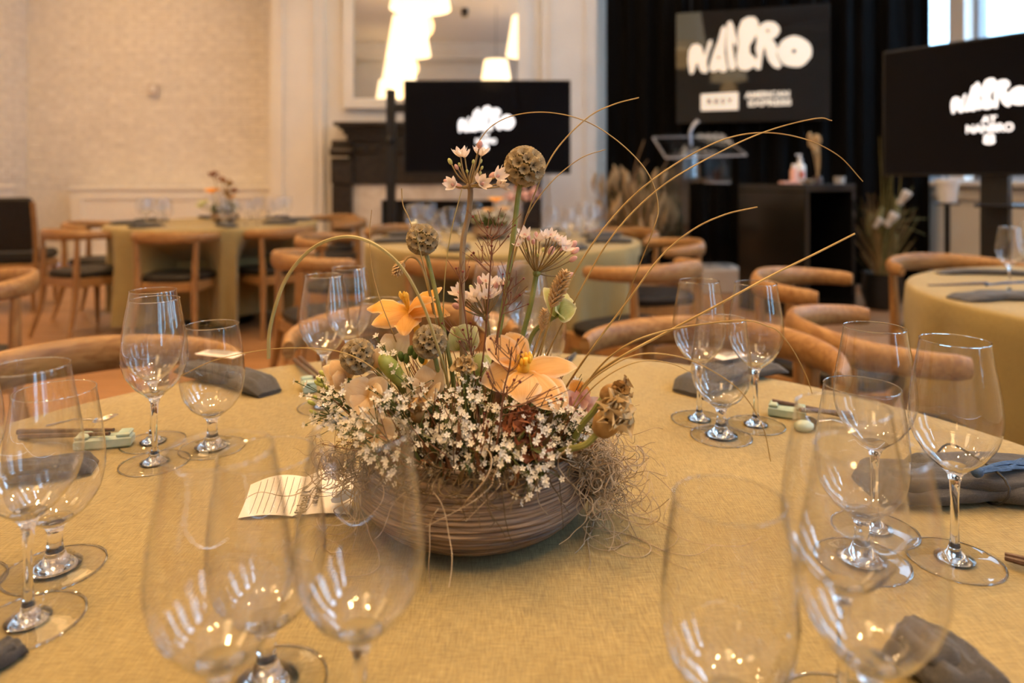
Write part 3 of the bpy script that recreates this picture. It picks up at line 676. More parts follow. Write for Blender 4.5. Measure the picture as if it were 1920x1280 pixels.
CHAIRS = ((-.765, 1.25, -.74, .67, 'oak elbow chair at the left of the nearest table behind the wine glasses'),
        (-.25, 1.62, -.27, .96, 'oak elbow chair behind the orange flower on the far side of the nearest table'),
        (.40, 1.445, .526, .85, 'oak elbow chair at the nearest table behind the right pair of wine glasses'),
        (.956, 1.657, -1, .13, 'oak elbow chair nearest the camera pulled up to the right edge table'),
        (1.135, 2.415, -.79, .6, 'oak elbow chair at the right edge table before the bar table'),
        (1.9, 2.87, 0, 1, 'oak elbow chair behind the right edge table'),
        (.53, 2.96, .55, -.83, 'oak elbow chair with its back to us right of the tall flowers'),
        (-.2, 3.08, -.4, -.92, 'oak elbow chair backing the flowers before the fireplace table'),
        (-.876, 3.30, -.82, -.57, 'oak elbow chair left front of the table before the fireplace'),
        (-1.05, 4.2, -1, .1, 'oak elbow chair at the left side of the table before the fireplace'),
        (-.77, 4.9, -.6, .8, 'oak elbow chair behind the fireplace table by the television post'),
        (.7, 4.6, .75, .66, 'oak elbow chair in front of the dried grass arrangement'),
        (.8, 3.83, 1, 0, 'oak elbow chair at the right side of the fireplace table, below the lectern'),
        (-3.0, 4.83, -.43, -.9, 'oak elbow chair nearest us at the left end of the brick wall table'),
        (-2.25, 4.62, .05, -1, 'oak elbow chair with its back square to us at the brick wall table'),
        (-3.3, 5.5, -1, -.1, 'oak elbow chair half hidden at the far left of the brick wall table'),
        (-1.72, 4.95, .7, -.7, 'oak elbow chair at the right front of the brick wall table'),
        (-1.5, 5.75, 1, .3, 'oak elbow chair beside the fireplace jamb, right of the brick wall table'),
        (-1.72, 6.38, .6, .8, 'oak elbow chair farthest back behind the brick wall table'),
        (-1.98, 2.39, .81, .59, 'oak elbow chair cut off by the left edge of the photo'))
# ------------------------------------------------------------------ tables and cloths
def table(cx, cy_, name_label, cloth_label, hem=.07, seed=0, R=.76, rot=0):
    o = thing('round_table', name_label, 'table', (cx, cy_, 0))
    part('tabletop', MB().lathe([(0,.715),(R-.02,.715),(R-.02,.742),(0,.742)], 48), m_wood, o)
    part('pedestal', MB().lathe([(0,0),(.28,0),(.28,.03),(.06,.08),(.05,.6),(.12,.715),(0,.715)], 24), m_blackmat, o)
    random.seed(seed); nf = 15; ph = [random.uniform(0, 2*PI) for _ in range(4)]
    prof = [(0,.75)]+[(R*k_, .75) for k_ in (.25,.5,.75,.92)]+[(R-.012,.7495),(R-.003,.746),(R+.002,.738)]+[(R+.004, .738-i*(.738-hem)/14) for i in range(1, 15)]
    def wob(r, z, a, i):
        if z > .7451: return r, z
        d = (.745-z)/(.745-hem); fold = math.sin(nf*a+ph[0]+.8*math.sin(2*a+ph[1]))+.45*math.sin((nf*2-3)*a+ph[2])
        return r+d**1.1*(.058*fold-.012)+.015*d*math.sin(3*a+ph[3]), z
    # the drape gives way where a chair is pushed in: largest free radius per direction, smoothed
    N_ = 240; free = []
    for t in range(N_):
        a = 2*PI*t/N_; r = R+.06
        while r > .25:
            p = V((cx+r*math.cos(a), cy_+r*math.sin(a))); hit = False
            for c in CHAIRS:
                d = p-V((c[0], c[1])); ly = d.x*c[2]+d.y*c[3]; lx = d.x*c[3]-d.y*c[2]
                if abs(lx) < .235 and -.21 < ly < .3: hit = True; break
            if not hit: break
            r -= .02
        free.append(r)
    free = [min(free[(t+k_) % N_] for k_ in (-2,-1,0,1,2)) for t in range(N_)]
    free = [sum(free[(t+k_) % N_] for k_ in range(-3, 4))/7 for t in range(N_)]
    wob0 = wob
    def wob(r, z, a, i):
        r, z = wob0(r, z, a, i)
        if z < .70:
            k_ = min(1, (.70-z)/.19); f_ = free[int(round(a/(2*PI)*N_)) % N_]
            if f_ < r: r = r*(1-k_)+f_*k_
        return r, z
    b = MB().lathe(prof, N_, (cx, cy_, 0), None, wob)
    return solo('tablecloth', b, m_cloth, cloth_label, 'tablecloth', loc=V((cx, cy_, .75)))
TM, TB, TLc, TR_ = (-.043, .595), (-.05, 3.83), (-2.3, 5.3), (1.98, 1.91)
table(*TM, 'round dining table under the gold linen cloth nearest the camera', 'gold linen cloth on the nearest table under the flower bowl', seed=1)
table(*TB, 'round dining table under cloth in front of the central television', 'olive gold cloth on the table before the fireplace', seed=2)
table(*TLc, 'round dining table under cloth by the painted brick wall', 'olive gold cloth on the table by the brick wall', seed=3, hem=.09)
table(*TR_, 'round dining table under cloth at the right edge', 'gold cloth on the table at the right edge', seed=4)
# ------------------------------------------------------------------ elbow chairs
def make_chair(label):
    o = thing('elbow_chair', label, 'chair', (0,0,0), 0)
    def pad(z, k, dome):
        ring = []
        for t in range(40):
            a = 2*PI*t/40; c_, s_ = math.cos(a), math.sin(a); e = 4.0
            r = (abs(c_)**e+abs(s_)**e)**(-1/e); x, y = r*c_*k, r*s_*k
            wdt = .215+(-y)*.03; ring.append(V((x*wdt, y*.205, z+dome*0)))
        return ring
    b = MB(); rings = [pad(.415,.97,0), pad(.425,1,0), pad(.447,1,0), pad(.458,.95,0), pad(.462,.6,0)]
    vs = [v for r in rings for v in r]+[V((0,0,.463))]; fs = [tuple(range(39,-1,-1))]
    for i in range(4):
        for k_ in range(40): fs.append((i*40+k_, i*40+(k_+1)%40, (i+1)*40+(k_+1)%40, (i+1)*40+k_))
    for k_ in range(40): fs.append((160+k_, 160+(k_+1)%40, 200))
    b.add(vs, fs); part('seat_pad', b, m_leather, o)
    b = MB()
    for s_ in (-1, 1):
        q0, q1 = V((s_*.205,-.19,.385)), V((s_*.18,.19,.385)); d = q1-q0
        b.box((q0+q1)/2, (.024, d.length, .06), M.Rotation(math.atan2(-d.x, d.y), 4, 'Z'), .004)
    b.box((0,-.195,.385), (.40,.024,.06), None, .004); b.box((0,.19,.385), (.36,.024,.06), None, .004)
    part('seat_frame', b, m_wood, o)
    for s_ in (-1, 1):
        part('leg', MB().tube(cr([(s_*.235,-.225,0),(s_*.218,-.208,.22),(s_*.208,-.198,.415)], 4), [.011,.013,.015,.017,.019,.02,.021,.0215,.021], 12), m_woodv, o)
        part('leg', MB().tube(cr([(s_*.215,.265,0),(s_*.185,.212,.22),(s_*.18,.195,.42),(s_*.19,.195,.68)], 4), [.011,.013,.015,.017,.019,.0205,.0215,.022,.022,.021,.019,.0175,.016], 12), m_woodv, o)
    pts, rr = [], []
    for i in range(33):
        f = -1+2*i/32; a = f*math.radians(98); c_ = abs(f)
        pts.append(V((.268*math.sin(a), .02+.235*math.cos(a), .705+.008*math.cos(a))))
        hh = .026+.014*math.exp(-((c_-.0)/.6)**2); th = .016+.008*math.exp(-((c_-.45)/.25)**2)
        if i in (0, 32): hh *= .8; th *= .8
        rr.append((th, hh))
    part('backrest', MB().tube(pts, rr, 14, True, None, V((0,0,1))), m_wood, o)
    return o
CH = None
def chair(cx, cy_, ox, oy, label):
    global CH
    rz_ = math.atan2(-ox, oy)
    if CH is None: CH = make_chair(label); CH.location = (cx, cy_, 0); CH.rotation_euler = (0,0,rz_); CH['group'] = 'oak elbow chairs'; return CH
    return dup(CH, (cx, cy_, 0), rz_, label, 'oak elbow chairs')
for a in CHAIRS: chair(*a)
# black upholstered chair at the far left
o = thing('upholstered_chair', 'black upholstered chair with wooden frame by the left wall', 'chair', (-4.22, 5.72, 0), .25)
part('backrest', MB().box((0,.0,0), (.52,.06,.44), None, .02), m_leather, o); o.children[0].location = (0,-.22,.72); o.children[0].rotation_euler = (.12,0,0)
part('seat', MB().box((0,.03,.44), (.54,.5,.09), None, .025), m_leather, o)
part('frame', MB().box((.0,.03,.365), (.55,.5,.06), None, .008), m_wood, o)
for sx in (-1,1):
    part('back_post', MB().tube(cr([(sx*.275,-.2,.34),(sx*.285,-.225,.6),(sx*.275,-.26,.9)], 4), .02, 8), m_woodv, o)
    for sy in (-.2,.26): part('leg', MB().tube([(sx*.26,sy,0),(sx*.25,sy*.95,.34)], [.014,.022], 10), m_woodv, o)
# ------------------------------------------------------------------ glasses
def wprof(pts): return [tuple(p) for p in cr([V((r, z, 0)) for r, z in pts], 5)]
def make_glass(kind, label):
    if kind == 'W':
        H = .196; nm = 'wine_glass'
        bowl = [(.0302,.1035),(.0325,.108),(.0365,.123),(.0362,.140),(.0335,.160),(.0300,.180),(.0274,.196)]
        stem = [(0,.0026),(.016,.0028),(.011,.0045),(.0055,.009),(.0036,.018),(.0032,.035),(.0033,.055),(.0044,.071),(.0072,.0785),(.0122,.0832),(.0118,.0843),(.006,.0836),(0,.0834)]; base = [(.0122,.0832),(.0180,.0880),(.0235,.0935),(.0302,.1035)]
        foot = [(.010,.0045),(.018,.0032),(.03,.0018),(.037,.0012),(.0382,.0006)]; rim = .0274
    else:
        H = .1556; nm = 'water_goblet'
        bowl = [(.0320,.0615),(.0355,.069),(.0385,.086),(.0382,.102),(.0362,.122),(.0335,.140),(.0312,.1556)]
        stem = [(0,.0034),(.021,.0036),(.016,.0052),(.0095,.010),(.0066,.018),(.0058,.026),(.0062,.033),(.0085,.0385),(.014,.0428),(.0136,.0440),(.007,.0432),(0,.0430)]; base = [(.014,.0428),(.0205,.0474),(.0265,.053),(.0320,.0615)]
        foot = [(.014,.0060),(.022,.0038),(.031,.0020),(.0375,.0012),(.039,.0006)]; rim = .0312
    o = thing(nm, label, 'glass', (0,0,0))
    part('bowl', MB().lathe([p[:2] for p in wprof(bowl)], 56), m_glass, o)
    part('bowl_base', MB().lathe([p[:2] for p in wprof(base)], 56), m_glass2, o)
    part('rim', MB().lathe([(rim+.0005*math.cos(t*PI/4), H+.0005*math.sin(t*PI/4)) for t in range(9)], 64), m_solid, o)
    part('stem', MB().lathe(stem, 44), m_solid, o)
    fr = foot[-1][0]
    part('foot', MB().lathe([(0, foot[0][1]+.0005)]+[p[:2] for p in wprof(foot)], 56), m_foot, o)
    part('foot_edge', MB().lathe([(fr+.0008*math.cos(t*PI/4), .0009+.0008*math.sin(t*PI/4)) for t in range(9)], 64), m_solid, o)
    return o
GL = {}
def glass(kind, p, label, group='glasses on the nearest table', scale=None):
    rz_ = random.uniform(0, 6)
    if kind not in GL: GL[kind] = make_glass(kind, label); o = GL[kind]; o.location = p; o['group'] = group; return o
    o = dup(GL[kind], p, rz_, label, group, scale); return o
def atD(px, D): return V((pxX(px, D*.85), D*.85, .7502))
for a in (('W', T(53,1165), 'wine glass on the left edge of the table, in front of the left goblet'),
        ('G', T(103,1066), 'short stemmed goblet near the left edge beside the pale green rest'),
        ('W', T(-92,1100), 'wine glass cut off by the left frame edge with only its foot showing'),
        ('W', T(290,868), 'wine glass front of the left pair behind the goblet with the long napkin'),
        ('W', T(287,829), 'wine glass rear of the left pair, its rim just above the front one'),
        ('G', T(398,839), 'short stemmed goblet before the rolled napkin and left of the flowers'),
        ('W', T(608,763), 'wine glass directly left of the orange tulip, front of its pair'),
        ('W', T(655,729), 'wine glass directly left of the orange tulip, rear of its pair'),
        ('G', T(716,755), 'goblet half hidden behind the left orange tulip'),
        ('W', T(922,714), 'wine glass behind the tall stems, left of the hidden pair'),
        ('W', T(990,707), 'wine glass behind the tall stems, right of the hidden pair'),
        ('G', T(1017,731), 'goblet peeking out behind the right orange lily'),
        ('W', T(1311,787), 'wine glass left of the pair beside the folded grey napkin at right'),
        ('W', T(1417,797), 'wine glass right of the pair beside the folded grey napkin at right'),
        ('G', T(1352,818), 'goblet in front of the pair of wine glasses right of the flowers'),
        ('W', T(1640,992), 'wine glass left of the sharp pair before the right chair'),
        ('W', T(1790,1050), 'sharpest wine glass at far right in front of the tied napkin'),
        ('G', T(1616,1051), 'goblet in the cluster at right, left of the sharpest wine glass'),
        ('G', atD(1366,.463), 'large blurred goblet at the bottom right foreground, leftmost there'),
        ('W', atD(1633,.425), 'large blurred wine glass at the bottom right over the dark napkin'),
        ('W', atD(1580,.507), 'blurred wine glass at right between the foreground glass and the goblet'),
        ('W', atD(412,.427), 'large blurred wine glass at the bottom left foreground'),
        ('W', atD(676,.455), 'large wine glass in front of the left side of the flower bowl'),
        ('G', atD(500,.539), 'blurred goblet between the two large foreground wine glasses at left')): glass(*a)
def at3(cx, cy_, r, deg): a = math.radians(deg); return V((cx+r*math.cos(a), cy_+r*math.sin(a), .7502))
for (cx, cy_), nm, tl in ((TB, 'fireplace table', (('left', 150, 190), ('right', 20, -15), ('rear', 80, 110), ('front left', 215, 238), ('front right', 300, 325))),
                      (TLc, 'brick wall table', (('left', 165, 190), ('right', 5, -20), ('rear', 70, 110), ('front left', 225, 245), ('front right', 298, 317)))):
    for side, a0, a1 in tl:
        g_ = '%s glasses at the %s' % (side, nm)
        for k_, (r, da) in enumerate(((.50, 0), (.53, 9), (.42, 4))):
            glass('WWG'[k_], at3(cx, cy_, r, a0+da), ('wine glasses' if k_ < 2 else 'goblet')+' in the %s setting of the %s' % (side, nm), g_)
        for k_, (r, da) in enumerate(((.50, 0), (.52, 9))):
            glass('WW'[k_], at3(cx, cy_, r, a1+da), 'wine glasses in the %s setting of the %s' % (side, nm), g_)
ORD = ['leftmost','second','third','fourth','fifth','sixth','seventh','eighth','ninth','tenth','eleventh','twelfth','thirteenth','fourteenth','fifteenth','sixteenth','seventeenth','eighteenth','nineteenth','twentieth','twenty-first','twenty-second']
def ordinal(objs, what, where):
    objs = sorted(objs, key=lambda o: o.location.x/o.location.y)
    for i, o in enumerate(objs): o['label'] = '%s %s%s on the %s' % (ORD[i], what, '' if i == 0 else ' from the left', where)
for nm in ('fireplace table', 'brick wall table'):
    for kd, wh in (('wine_glass', 'wine glass'), ('water_goblet', 'goblet')):
        ordinal([o for o in C.objects if o.name.split('.')[0] == kd and not o.parent and nm in o.get('group', '')], wh, nm)
def Tr(px, py): return T(px, py)
glass('W', T(1893,548)+V((0,0,.0002)), 'wine glass standing on the right edge table', 'glasses on the right edge table')
glass('W', T(1932,530)+V((0,0,.0002)), 'wine glass cut by the right frame edge on the right table', 'glasses on the right edge table')

# ------------------------------------------------------------------ napkins, rests, chopsticks, cutlery
def napkin(label, pts, width, h, n=4, seed=0, cord=None, tassel=None, group=None):
    """folded linen roll: n soft folds side by side along a path on the table"""
    random.seed(seed); path = cr(pts, 8); o = thing('napkin', label, 'napkin', path[len(path)//2]*1, 0, group); m_ = len(path)
    def body(f0, f1, hk, z0, a0, a1, seed2):
        """a soft bundle of folded cloth between the lateral fractions f0..f1, over the part a0..a1 of the path"""
        q = [p for t_, p in enumerate(path) if a0 <= t_/(m_-1) <= a1]; k_ = len(q); N_ = 30; vs = []; fs = []
        for j, p in enumerate(q):
            d = q[min(j+1,k_-1)]-q[max(j-1,0)]; sd_ = V((-d.y, d.x, 0)).normalized(); e = min(1, .30+.3*j, .30+.3*(k_-1-j))
            for t in range(N_):
                a = 2*PI*t/N_; c_, s_ = math.cos(a), math.sin(a); cx_ = math.copysign(abs(c_)**.7, c_); sz_ = math.copysign(abs(s_)**.8, s_)
                lat = (f0+f1)/2+(f1-f0)/2*cx_; ph_ = lat*n*2*PI+j*.16+seed2
                rdg = (.5+.5*math.cos(ph_))**.6 if sz_ > 0 else 1
                wv = .06*math.sin(j*.5+seed2)+.05*NZ.noise(V((j*.35, lat*6, seed2)))
                vs.append(p+sd_*(width*(lat*(.9+.1*e)+wv*.5)*(.75+.25*e))+V((0,0,z0+h*hk*.5*e*(1+sz_*(.62+.38*rdg)+.12*NZ.noise(V((j*.6, lat*9, seed2+5)))))))
        for j in range(k_-1):
            for t in range(N_): fs.append((j*N_+t, j*N_+(t+1)%N_, (j+1)*N_+(t+1)%N_, (j+1)*N_+t))
        fs += [tuple(range(N_-1,-1,-1)), tuple((k_-1)*N_+t for t in range(N_))]
        part('fold', MB().add_(vs, fs), m_napkin, o, True)
    body(-.5, .5, .8, .0005, 0, 1, seed*1.7)
    body(-.46, .10, .55, h*.42, .06, .82, seed*2.3+1)
    if n > 3: body(-.05, .46, .5, h*.45, .22, 1, seed*3.1+2)
    if cord is not None:
        j = int(cord*(m_-1)); p = path[j]; d = (path[min(j+1,m_-1)]-path[max(j-1,0)]).normalized(); sd_ = V((-d.y, d.x, 0)); q = []
        for t in range(21):
            a = 2*PI*t/20; q.append(p+sd_*(width*.66*math.cos(a))+V((0,0,h*.62+h*.66*math.sin(a)))+d*.004*math.sin(3*a))
        part('cord', MB().tube(q, .0013, 6), m_cord, o, True)
    if tassel is not None:
        b = MB()
        for i in range(14):
            p_ = cr([tassel[0]+V((0,random.uniform(-.003,.003),random.uniform(-.002,.002))), (tassel[0]+tassel[1])/2+V((0,random.uniform(-.006,.006),random.uniform(-.001,.004))), tassel[1]+V((random.uniform(-.01,.01),random.uniform(-.008,.008),random.uniform(-.003,.003)))], 5)
            b.tube(p_, .0014, 5)
        part('tassel', b, m_blue, o, True); part('tassel_knot', MB().ball(tassel[0], .006, 10, 8), m_blue, o, True)
    return o
napkin('grey rolled napkin lying beyond the left pair of wine glasses', [T(345,697), T(400,712), T(450,722), T(505,742)], .055, .032, 3, 1)
napkin('dark grey folded napkin behind the leftmost glasses', [T(-40,905), T(40,898), T(110,888), T(178,880)], .05, .022, 3, 2)
napkin('dark grey folded napkin beside the wine glass pair right of the flowers', [T(1288,742), T(1340,722), T(1390,706), T(1452,694)], .075, .03, 4, 3)
napkin('grey tied napkin with black cord and blue tassel at the right table side', [T(1625,925), T(1720,925), T(1820,922), T(1930,925), T(2010,930)], .085, .034, 4, 4, .5, (P(1832,884,.70), P(1935,868,.73)))
napkin('dark napkin at the bottom right corner under the foreground wine glass', [T(1672,1215), T(1730,1245), T(1790,1290), T(1850,1350)], .05, .03, 3, 5)
napkin('dark grey napkin tip at the bottom left corner', [T(-60,1285), T(-25,1262), T(10,1240), T(40,1222)], .022, .016, 2, 6)
def menu(label, c_, size, rz_, z=.0):
    o = thing('menu_card', label, 'card', c_, rz_)
    part('sheet', MB().grid(lambda u, v: V(((u-.5)*size[0], (v-.5)*size[1], .0015+.003*math.sin(u*3)*math.sin(v*2))), 8, 4), m_paper, o)
    b = MB()
    for i in range(5): b.box((0, size[1]*(-.3+.15*i), .0052), (size[0]*.6, .0012, .0004))
    part('printed_lines', b, m_ink, o); return o
menu('narrow printed menu card lying on the rolled napkin at left', T(412,702)+V((0,0,.034)), (.085,.03), -.35)
menu('narrow printed menu card lying on the folded napkin right of the flowers', T(1368,706)+V((0,0,.034)), (.06,.028), .5)
def rest(label, c_, rz_, L=.045):
    o = thing('chopstick_rest', label, 'rest', c_, rz_)
    part('block', MB().box((0,0,.0075), (L,.020,.015), None, .003), m_teal, o)
    part('lip', MB().box((-L*.36,0,.0165), (L*.24,.019,.006), None, .002), m_teal, o); part('lip', MB().box((L*.36,0,.0165), (L*.24,.019,.006), None, .002), m_teal, o); return o
def stick(name, label, a, b_, r0, r1, mat_, cat, group=None):
    o = bpy.data.objects.new; mb = MB().tube([a, a+(b_-a)*.5, b_], [r0, (r0+r1)/2, r1], 8)
    return solo(name, mb, mat_, label, cat, group, loc=a)
def spoon(label, a, b_, mat_=None):
    mat_ = mat_ or m_steel
    o = thing('spoon', label, 'spoon', a); d = (b_-a).normalized(); k_ = a+(b_-a)*.72
    part('handle', MB().tube([a, a+(b_-a)*.4+V((0,0,.004)), k_], [.004,.0025,.003], 8, flat=.5), mat_, o, True)
    fm = frame(V((0,0,1)), d)
    ax = d; sd_ = V((-d.y, d.x, 0)).normalized(); cc = (k_+b_)/2; Lh = (b_-k_).length/2
    part('bowl', MB().grid(lambda u, v: cc+ax*(Lh*1.05*(2*u-1))+sd_*((2*v-1)*.017*math.sqrt(max(0,1-(2*u-1)**2)))+V((0,0,-.004*(1-(2*u-1)**2)*(1-(2*v-1)**2))), 12, 8), mat_, o, True)
    return o
up = lambda p, h: p+V((0,0,h))
# left setting
rest('pale green ceramic rest nearest the left goblet', T(196,838), .25, .065)
stick('chopstick', 'dark chopstick on the left green rest, upper of the two', up(T(35,815),.004), up(T(213,838),.022), .004, .0022, m_darkwood, 'chopstick', 'chopsticks on the left green rest')
stick('chopstick', 'dark chopstick on the left green rest, lower of the two', up(T(38,824),.004), up(T(205,846),.022), .004, .0022, m_darkwood, 'chopstick', 'chopsticks on the left green rest')
spoon('dull metal spoon across the left green rest', up(T(90,806),.006), up(T(215,815),.024))
# back left setting
rest('green ceramic rest under the chopsticks left of the flowers', T(578,732), 2.0, .04)
stick('chopstick', 'dark chopstick left of the flowers, upper of the two', up(T(552,678),.004), up(T(590,728),.018), .004, .0024, m_darkwood, 'chopstick')
stick('chopstick', 'dark chopstick left of the flowers, lower of the two', up(T(562,675),.004), up(T(600,724),.018), .004, .0024, m_darkwood, 'chopstick')
# right setting
rest('mottled green rest under the chopsticks right of the flowers', T(1476,782), -.45, .05)
stick('chopstick', 'brown chopstick across the mottled rest, longer one', up(T(1448,777),.02), up(T(1600,790),.006), .003, .004, m_darkwood, 'chopstick')
stick('chopstick', 'brown chopstick beside the spoon at right', up(T(1500,795),.02), up(T(1590,783),.006), .003, .004, m_darkwood, 'chopstick')
solo('stone', MB().ball(up(T(1507,808),.007), (.014,.010,.008), 12, 8, None, lambda v: v*(1+.12*NZ.noise(v*150))), m_teal, 'small mossy green stone by the shiny spoon at right', 'stone', loc=T(1507,808))
spoon('shiny spoon beside the green stone at right', up(T(1590,802),.005), up(T(1512,800),.010))
for i in (0,1): stick('chopstick', ('upper' if i == 0 else 'lower')+' brown chopstick tip at the right frame edge', up(T(1885,1052+i*7),.006), up(T(2010,1095+i*12),.012), .0022, .004, m_darkwood, 'chopstick')
o = solo('knife', MB().tube([up(T(1052,690),.003), up(T(1066,676),.003), up(T(1079,664),.003)], [.003,.008,.003], 8, flat=.3), m_steel, 'steel knife blade lying behind the right orange lily', 'knife', loc=T(1066,676))
# far settings
def farnap(label, c_, rz_, sx=.24, sy=.085, group=None):
    o = thing('napkin', label, 'napkin', c_, rz_, group)
    for i in range(3): part('fold', MB().tube(cr([(-sx/2,(i-1)*sy*.3,.012),(0,(i-1)*sy*.34+.004,.015),(sx/2,(i-1)*sy*.3,.012)], 3), [(sy*.2,.008)]+[(sy*.24,.014)]*5+[(sy*.2,.008)], 8, True, None, V((0,0,1))), m_napkin, o)
    return o
fn0 = farnap('dark napkins laid around the fireplace table', at3(*TB,.6,200)+V((0,0,.001)), .3, group='napkins on the fireplace table')
for d in (160, 340, 15, 60, 120, 250, 300): dup(fn0, at3(*TB,.6,d)+V((0,0,.001)), math.radians(d)+.3, 'dark napkins laid around the fireplace table')
for d in (165, 200, 340, 20, 60, 120, 245, 300): dup(fn0, at3(*TLc,.6,d)+V((0,0,.001)), math.radians(d)+.2, 'dark napkins laid around the brick wall table', 'napkins on the brick wall table')
for nm in ('fireplace table', 'brick wall table'):
    ordinal([o for o in C.objects if o.name.split('.')[0] == 'napkin' and not o.parent and nm in o.get('group', '')], 'dark napkin', nm)
napkin('dark folded napkin with blue thread on the right edge table', [T(1795,563), T(1850,560), T(1900,560), T(1960,562)], .10, .022, 4, 9, None, (up(T(1850,552),.03), up(T(1925,548),.03)))
napkin('long dark napkin at the rear of the right edge table', [T(1760,514), T(1830,514), T(1900,516), T(1990,520)], .06, .022, 2, 10)
stick('knife', 'thin dark knife on the right edge table', up(T(1740,537),.004), up(T(1850,533),.004), .002, .006, m_darkwood, 'knife')
# written card by the bowl
cA_ = T(446,975); cB_ = T(470,922); cC_ = T(672,893); cD_ = T(655,968)
cd_ = thing('note_card', 'cream folded note card with handwriting by the flower bowl', 'card', T(560,935))
def card(u, v):
    p = (cA_*(1-u)+cD_*u)*(1-v)+(cB_*(1-u)+cC_*u)*v
    return p+V((0,0,.002+.006*abs(math.sin(u*2*PI))*(.4+.6*v)+.006*v*v*v))
part('sheet', MB().grid(card, 24, 8), m_paper, cd_, True)
b = MB()
for u in (.1,.16,.22,.28,.34,.40,.46,.505):
    b.tube([card(u, .04+.9*t/8)+V((0,0,.0008)) for t in range(9)], .00022, 4)
part('ruled_lines', b, m_ink, cd_, True)
def cardtext(s_, u, v, size):
    p = card(u, v)+V((0,0,.0016))-wl(cd_); d = card(u, .9)-card(u, .1); return text('handwriting', s_, cd_, m_ink, p, (0,0,math.atan2(d.y, d.x)), size, None, .0003, .0001)
cardtext('Michael Chase', .56, .47, .016); cardtext('at the table', .66, .45, .010)
b = MB()
for (cu_, cv_, r) in ((.73,.5,.016), (.80,.55,.014)):
    q = card(cu_, cv_)+V((0,0,.0012)); b.tube([q+V((r*math.cos(t*PI/10), r*.9*math.sin(t*PI/10), 0)) for t in range(21)], .0003, 4)
b.tube([card(.74,.5)+V((0,0,.0012)), card(.84,.62)+V((0,0,.0012)), card(.90,.70)+V((0,0,.0012)), card(.95,.75)+V((0,0,.0012))], .0004, 4)
part('drawing', b, m_ink, cd_, True)
b = MB(); q0, q1 = up(T(620,958),.012), up(T(692,955),.012)
b.grid(lambda u, v: q0*(1-u)+q1*u+V((0,(2*v-1)*.015*math.sin(PI*min(1,u*1.6))**.6 if u < .62 else (2*v-1)*.015, .004*math.sin(3*u))), 12, 4)
solo('slate_leaf', b, m_bluepaper, 'slate blue pointed leaf on the note card against the bowl', 'leaf', loc=q0)
# ------------------------------------------------------------------ the flower bowl on the nearest table
random.seed(11)
BC = V((-.0375, .69, .75))
m_bowl = nmat('ridged_pottery', (.085,.052,.033), (.36,.25,.155), 30, .42, (.45,.45,24), bump=.7, spec=.5, detail=8, lo=.40, hi=.68, bd=.004)
bo = thing('flower_bowl', 'low wide brown ridged pottery bowl holding the flowers', 'bowl', BC)
pr = [(0,.0005),(.066,.0005)]+[(p.x, p.y) for p in cr([V((.072,.002,0)),V((.096,.012,0)),V((.1135,.030,0)),V((.1155,.042,0)),V((.108,.064,0)),V((.098,.080,0))], 22)]
pr += [(.0965,.0835),(.094,.0845),(.091,.083),(.089,.076),(.098,.05),(.09,.025),(0,.018)]
def bwob(r, z, a, i):
    if i < 2 or i > 112: return r, z
    zz = z+.0016*math.sin(a*2+1)+.0011*math.sin(5*a)
    n = NZ.noise(V((math.cos(a)*1.1, math.sin(a)*1.1, zz*430)))+.55*NZ.noise(V((math.cos(a)*4, math.sin(a)*4, zz*900)))
    return r+.0017*(abs(n)**.8*(1 if n > 0 else -1)), z
part('vessel', MB().lathe(pr, 150, (0,0,0), None, bwob), m_bowl, bo)
part('rim_glaze', MB().lathe([(.0945+.0022*math.cos(t*PI/4), .0835+.0022*math.sin(t*PI/4)) for t in range(9)], 80), nmat('rim_glaze_tan', (.26,.19,.14), (.40,.31,.24), 40, .3, bump=.3), bo)
BASE = BC+V((0,0,.06))
def fl(px, py, D=.69): return P(px, py, D)
def root(i=None): return BASE+V((random.uniform(-.05,.05), random.uniform(-.04,.04), 0))
# --- colours
m_or = petalmat('apricot_petal', (.88,.42,.07), (.92,.52,.15), 22, .4, base=(.86,.52,.06), edge=(.95,.74,.45), vein=(.72,.26,.03)); m_or2 = petalmat('peach_petal', (.90,.53,.19), (.93,.63,.31), 22, .4, base=(.88,.56,.06), edge=(.95,.82,.66), vein=(.78,.37,.11))
m_cream = petalmat('cream_petal', (.84,.60,.32), (.90,.72,.46), 30, .4, base=(.80,.50,.12), edge=(.93,.82,.62), vein=(.72,.45,.20)); m_wht = petalmat('ivory_petal', (.82,.74,.56), (.88,.82,.68), 40, .35, base=(.60,.62,.24), edge=(.92,.88,.78), vein=(.66,.58,.34))
m_hell = petalmat('hellebore_petal', (.58,.62,.24), (.74,.75,.42), 26, .4, base=(.30,.38,.08), edge=(.90,.88,.70), vein=(.42,.48,.14)); m_pinkp = petalmat('blush_petal', (.74,.36,.34), (.90,.72,.66), 70, .35)
m_stem = nmat('green_stem', (.16,.20,.05), (.28,.28,.09), 40, .5); m_stemb = nmat('brown_stem', (.20,.13,.05), (.30,.22,.09), 40, .5)
m_leaf = nmat('green_leaf', (.06,.11,.02), (.16,.22,.05), 60, .45); m_budg = nmat('green_bud', (.30,.36,.06), (.52,.54,.14), 60, .45)
m_yel = nmat('yellow_stamen', (.80,.44,.03), (.88,.60,.10), 90, .6); m_blade = nmat('grass_blade', (.34,.22,.07), (.50,.36,.14), 20, .55)
m_bladeg = nmat('grass_blade_green', (.30,.24,.08), (.46,.38,.16), 20, .55)
m_pod = petalmat('papery_bract', (.44,.34,.19), (.66,.56,.38), 90, .4); m_podc = nmat('pod_core', (.08,.06,.025), (.20,.17,.06), 120, .8); m_star = mat('pod_star', (.02,.014,.008), .8)
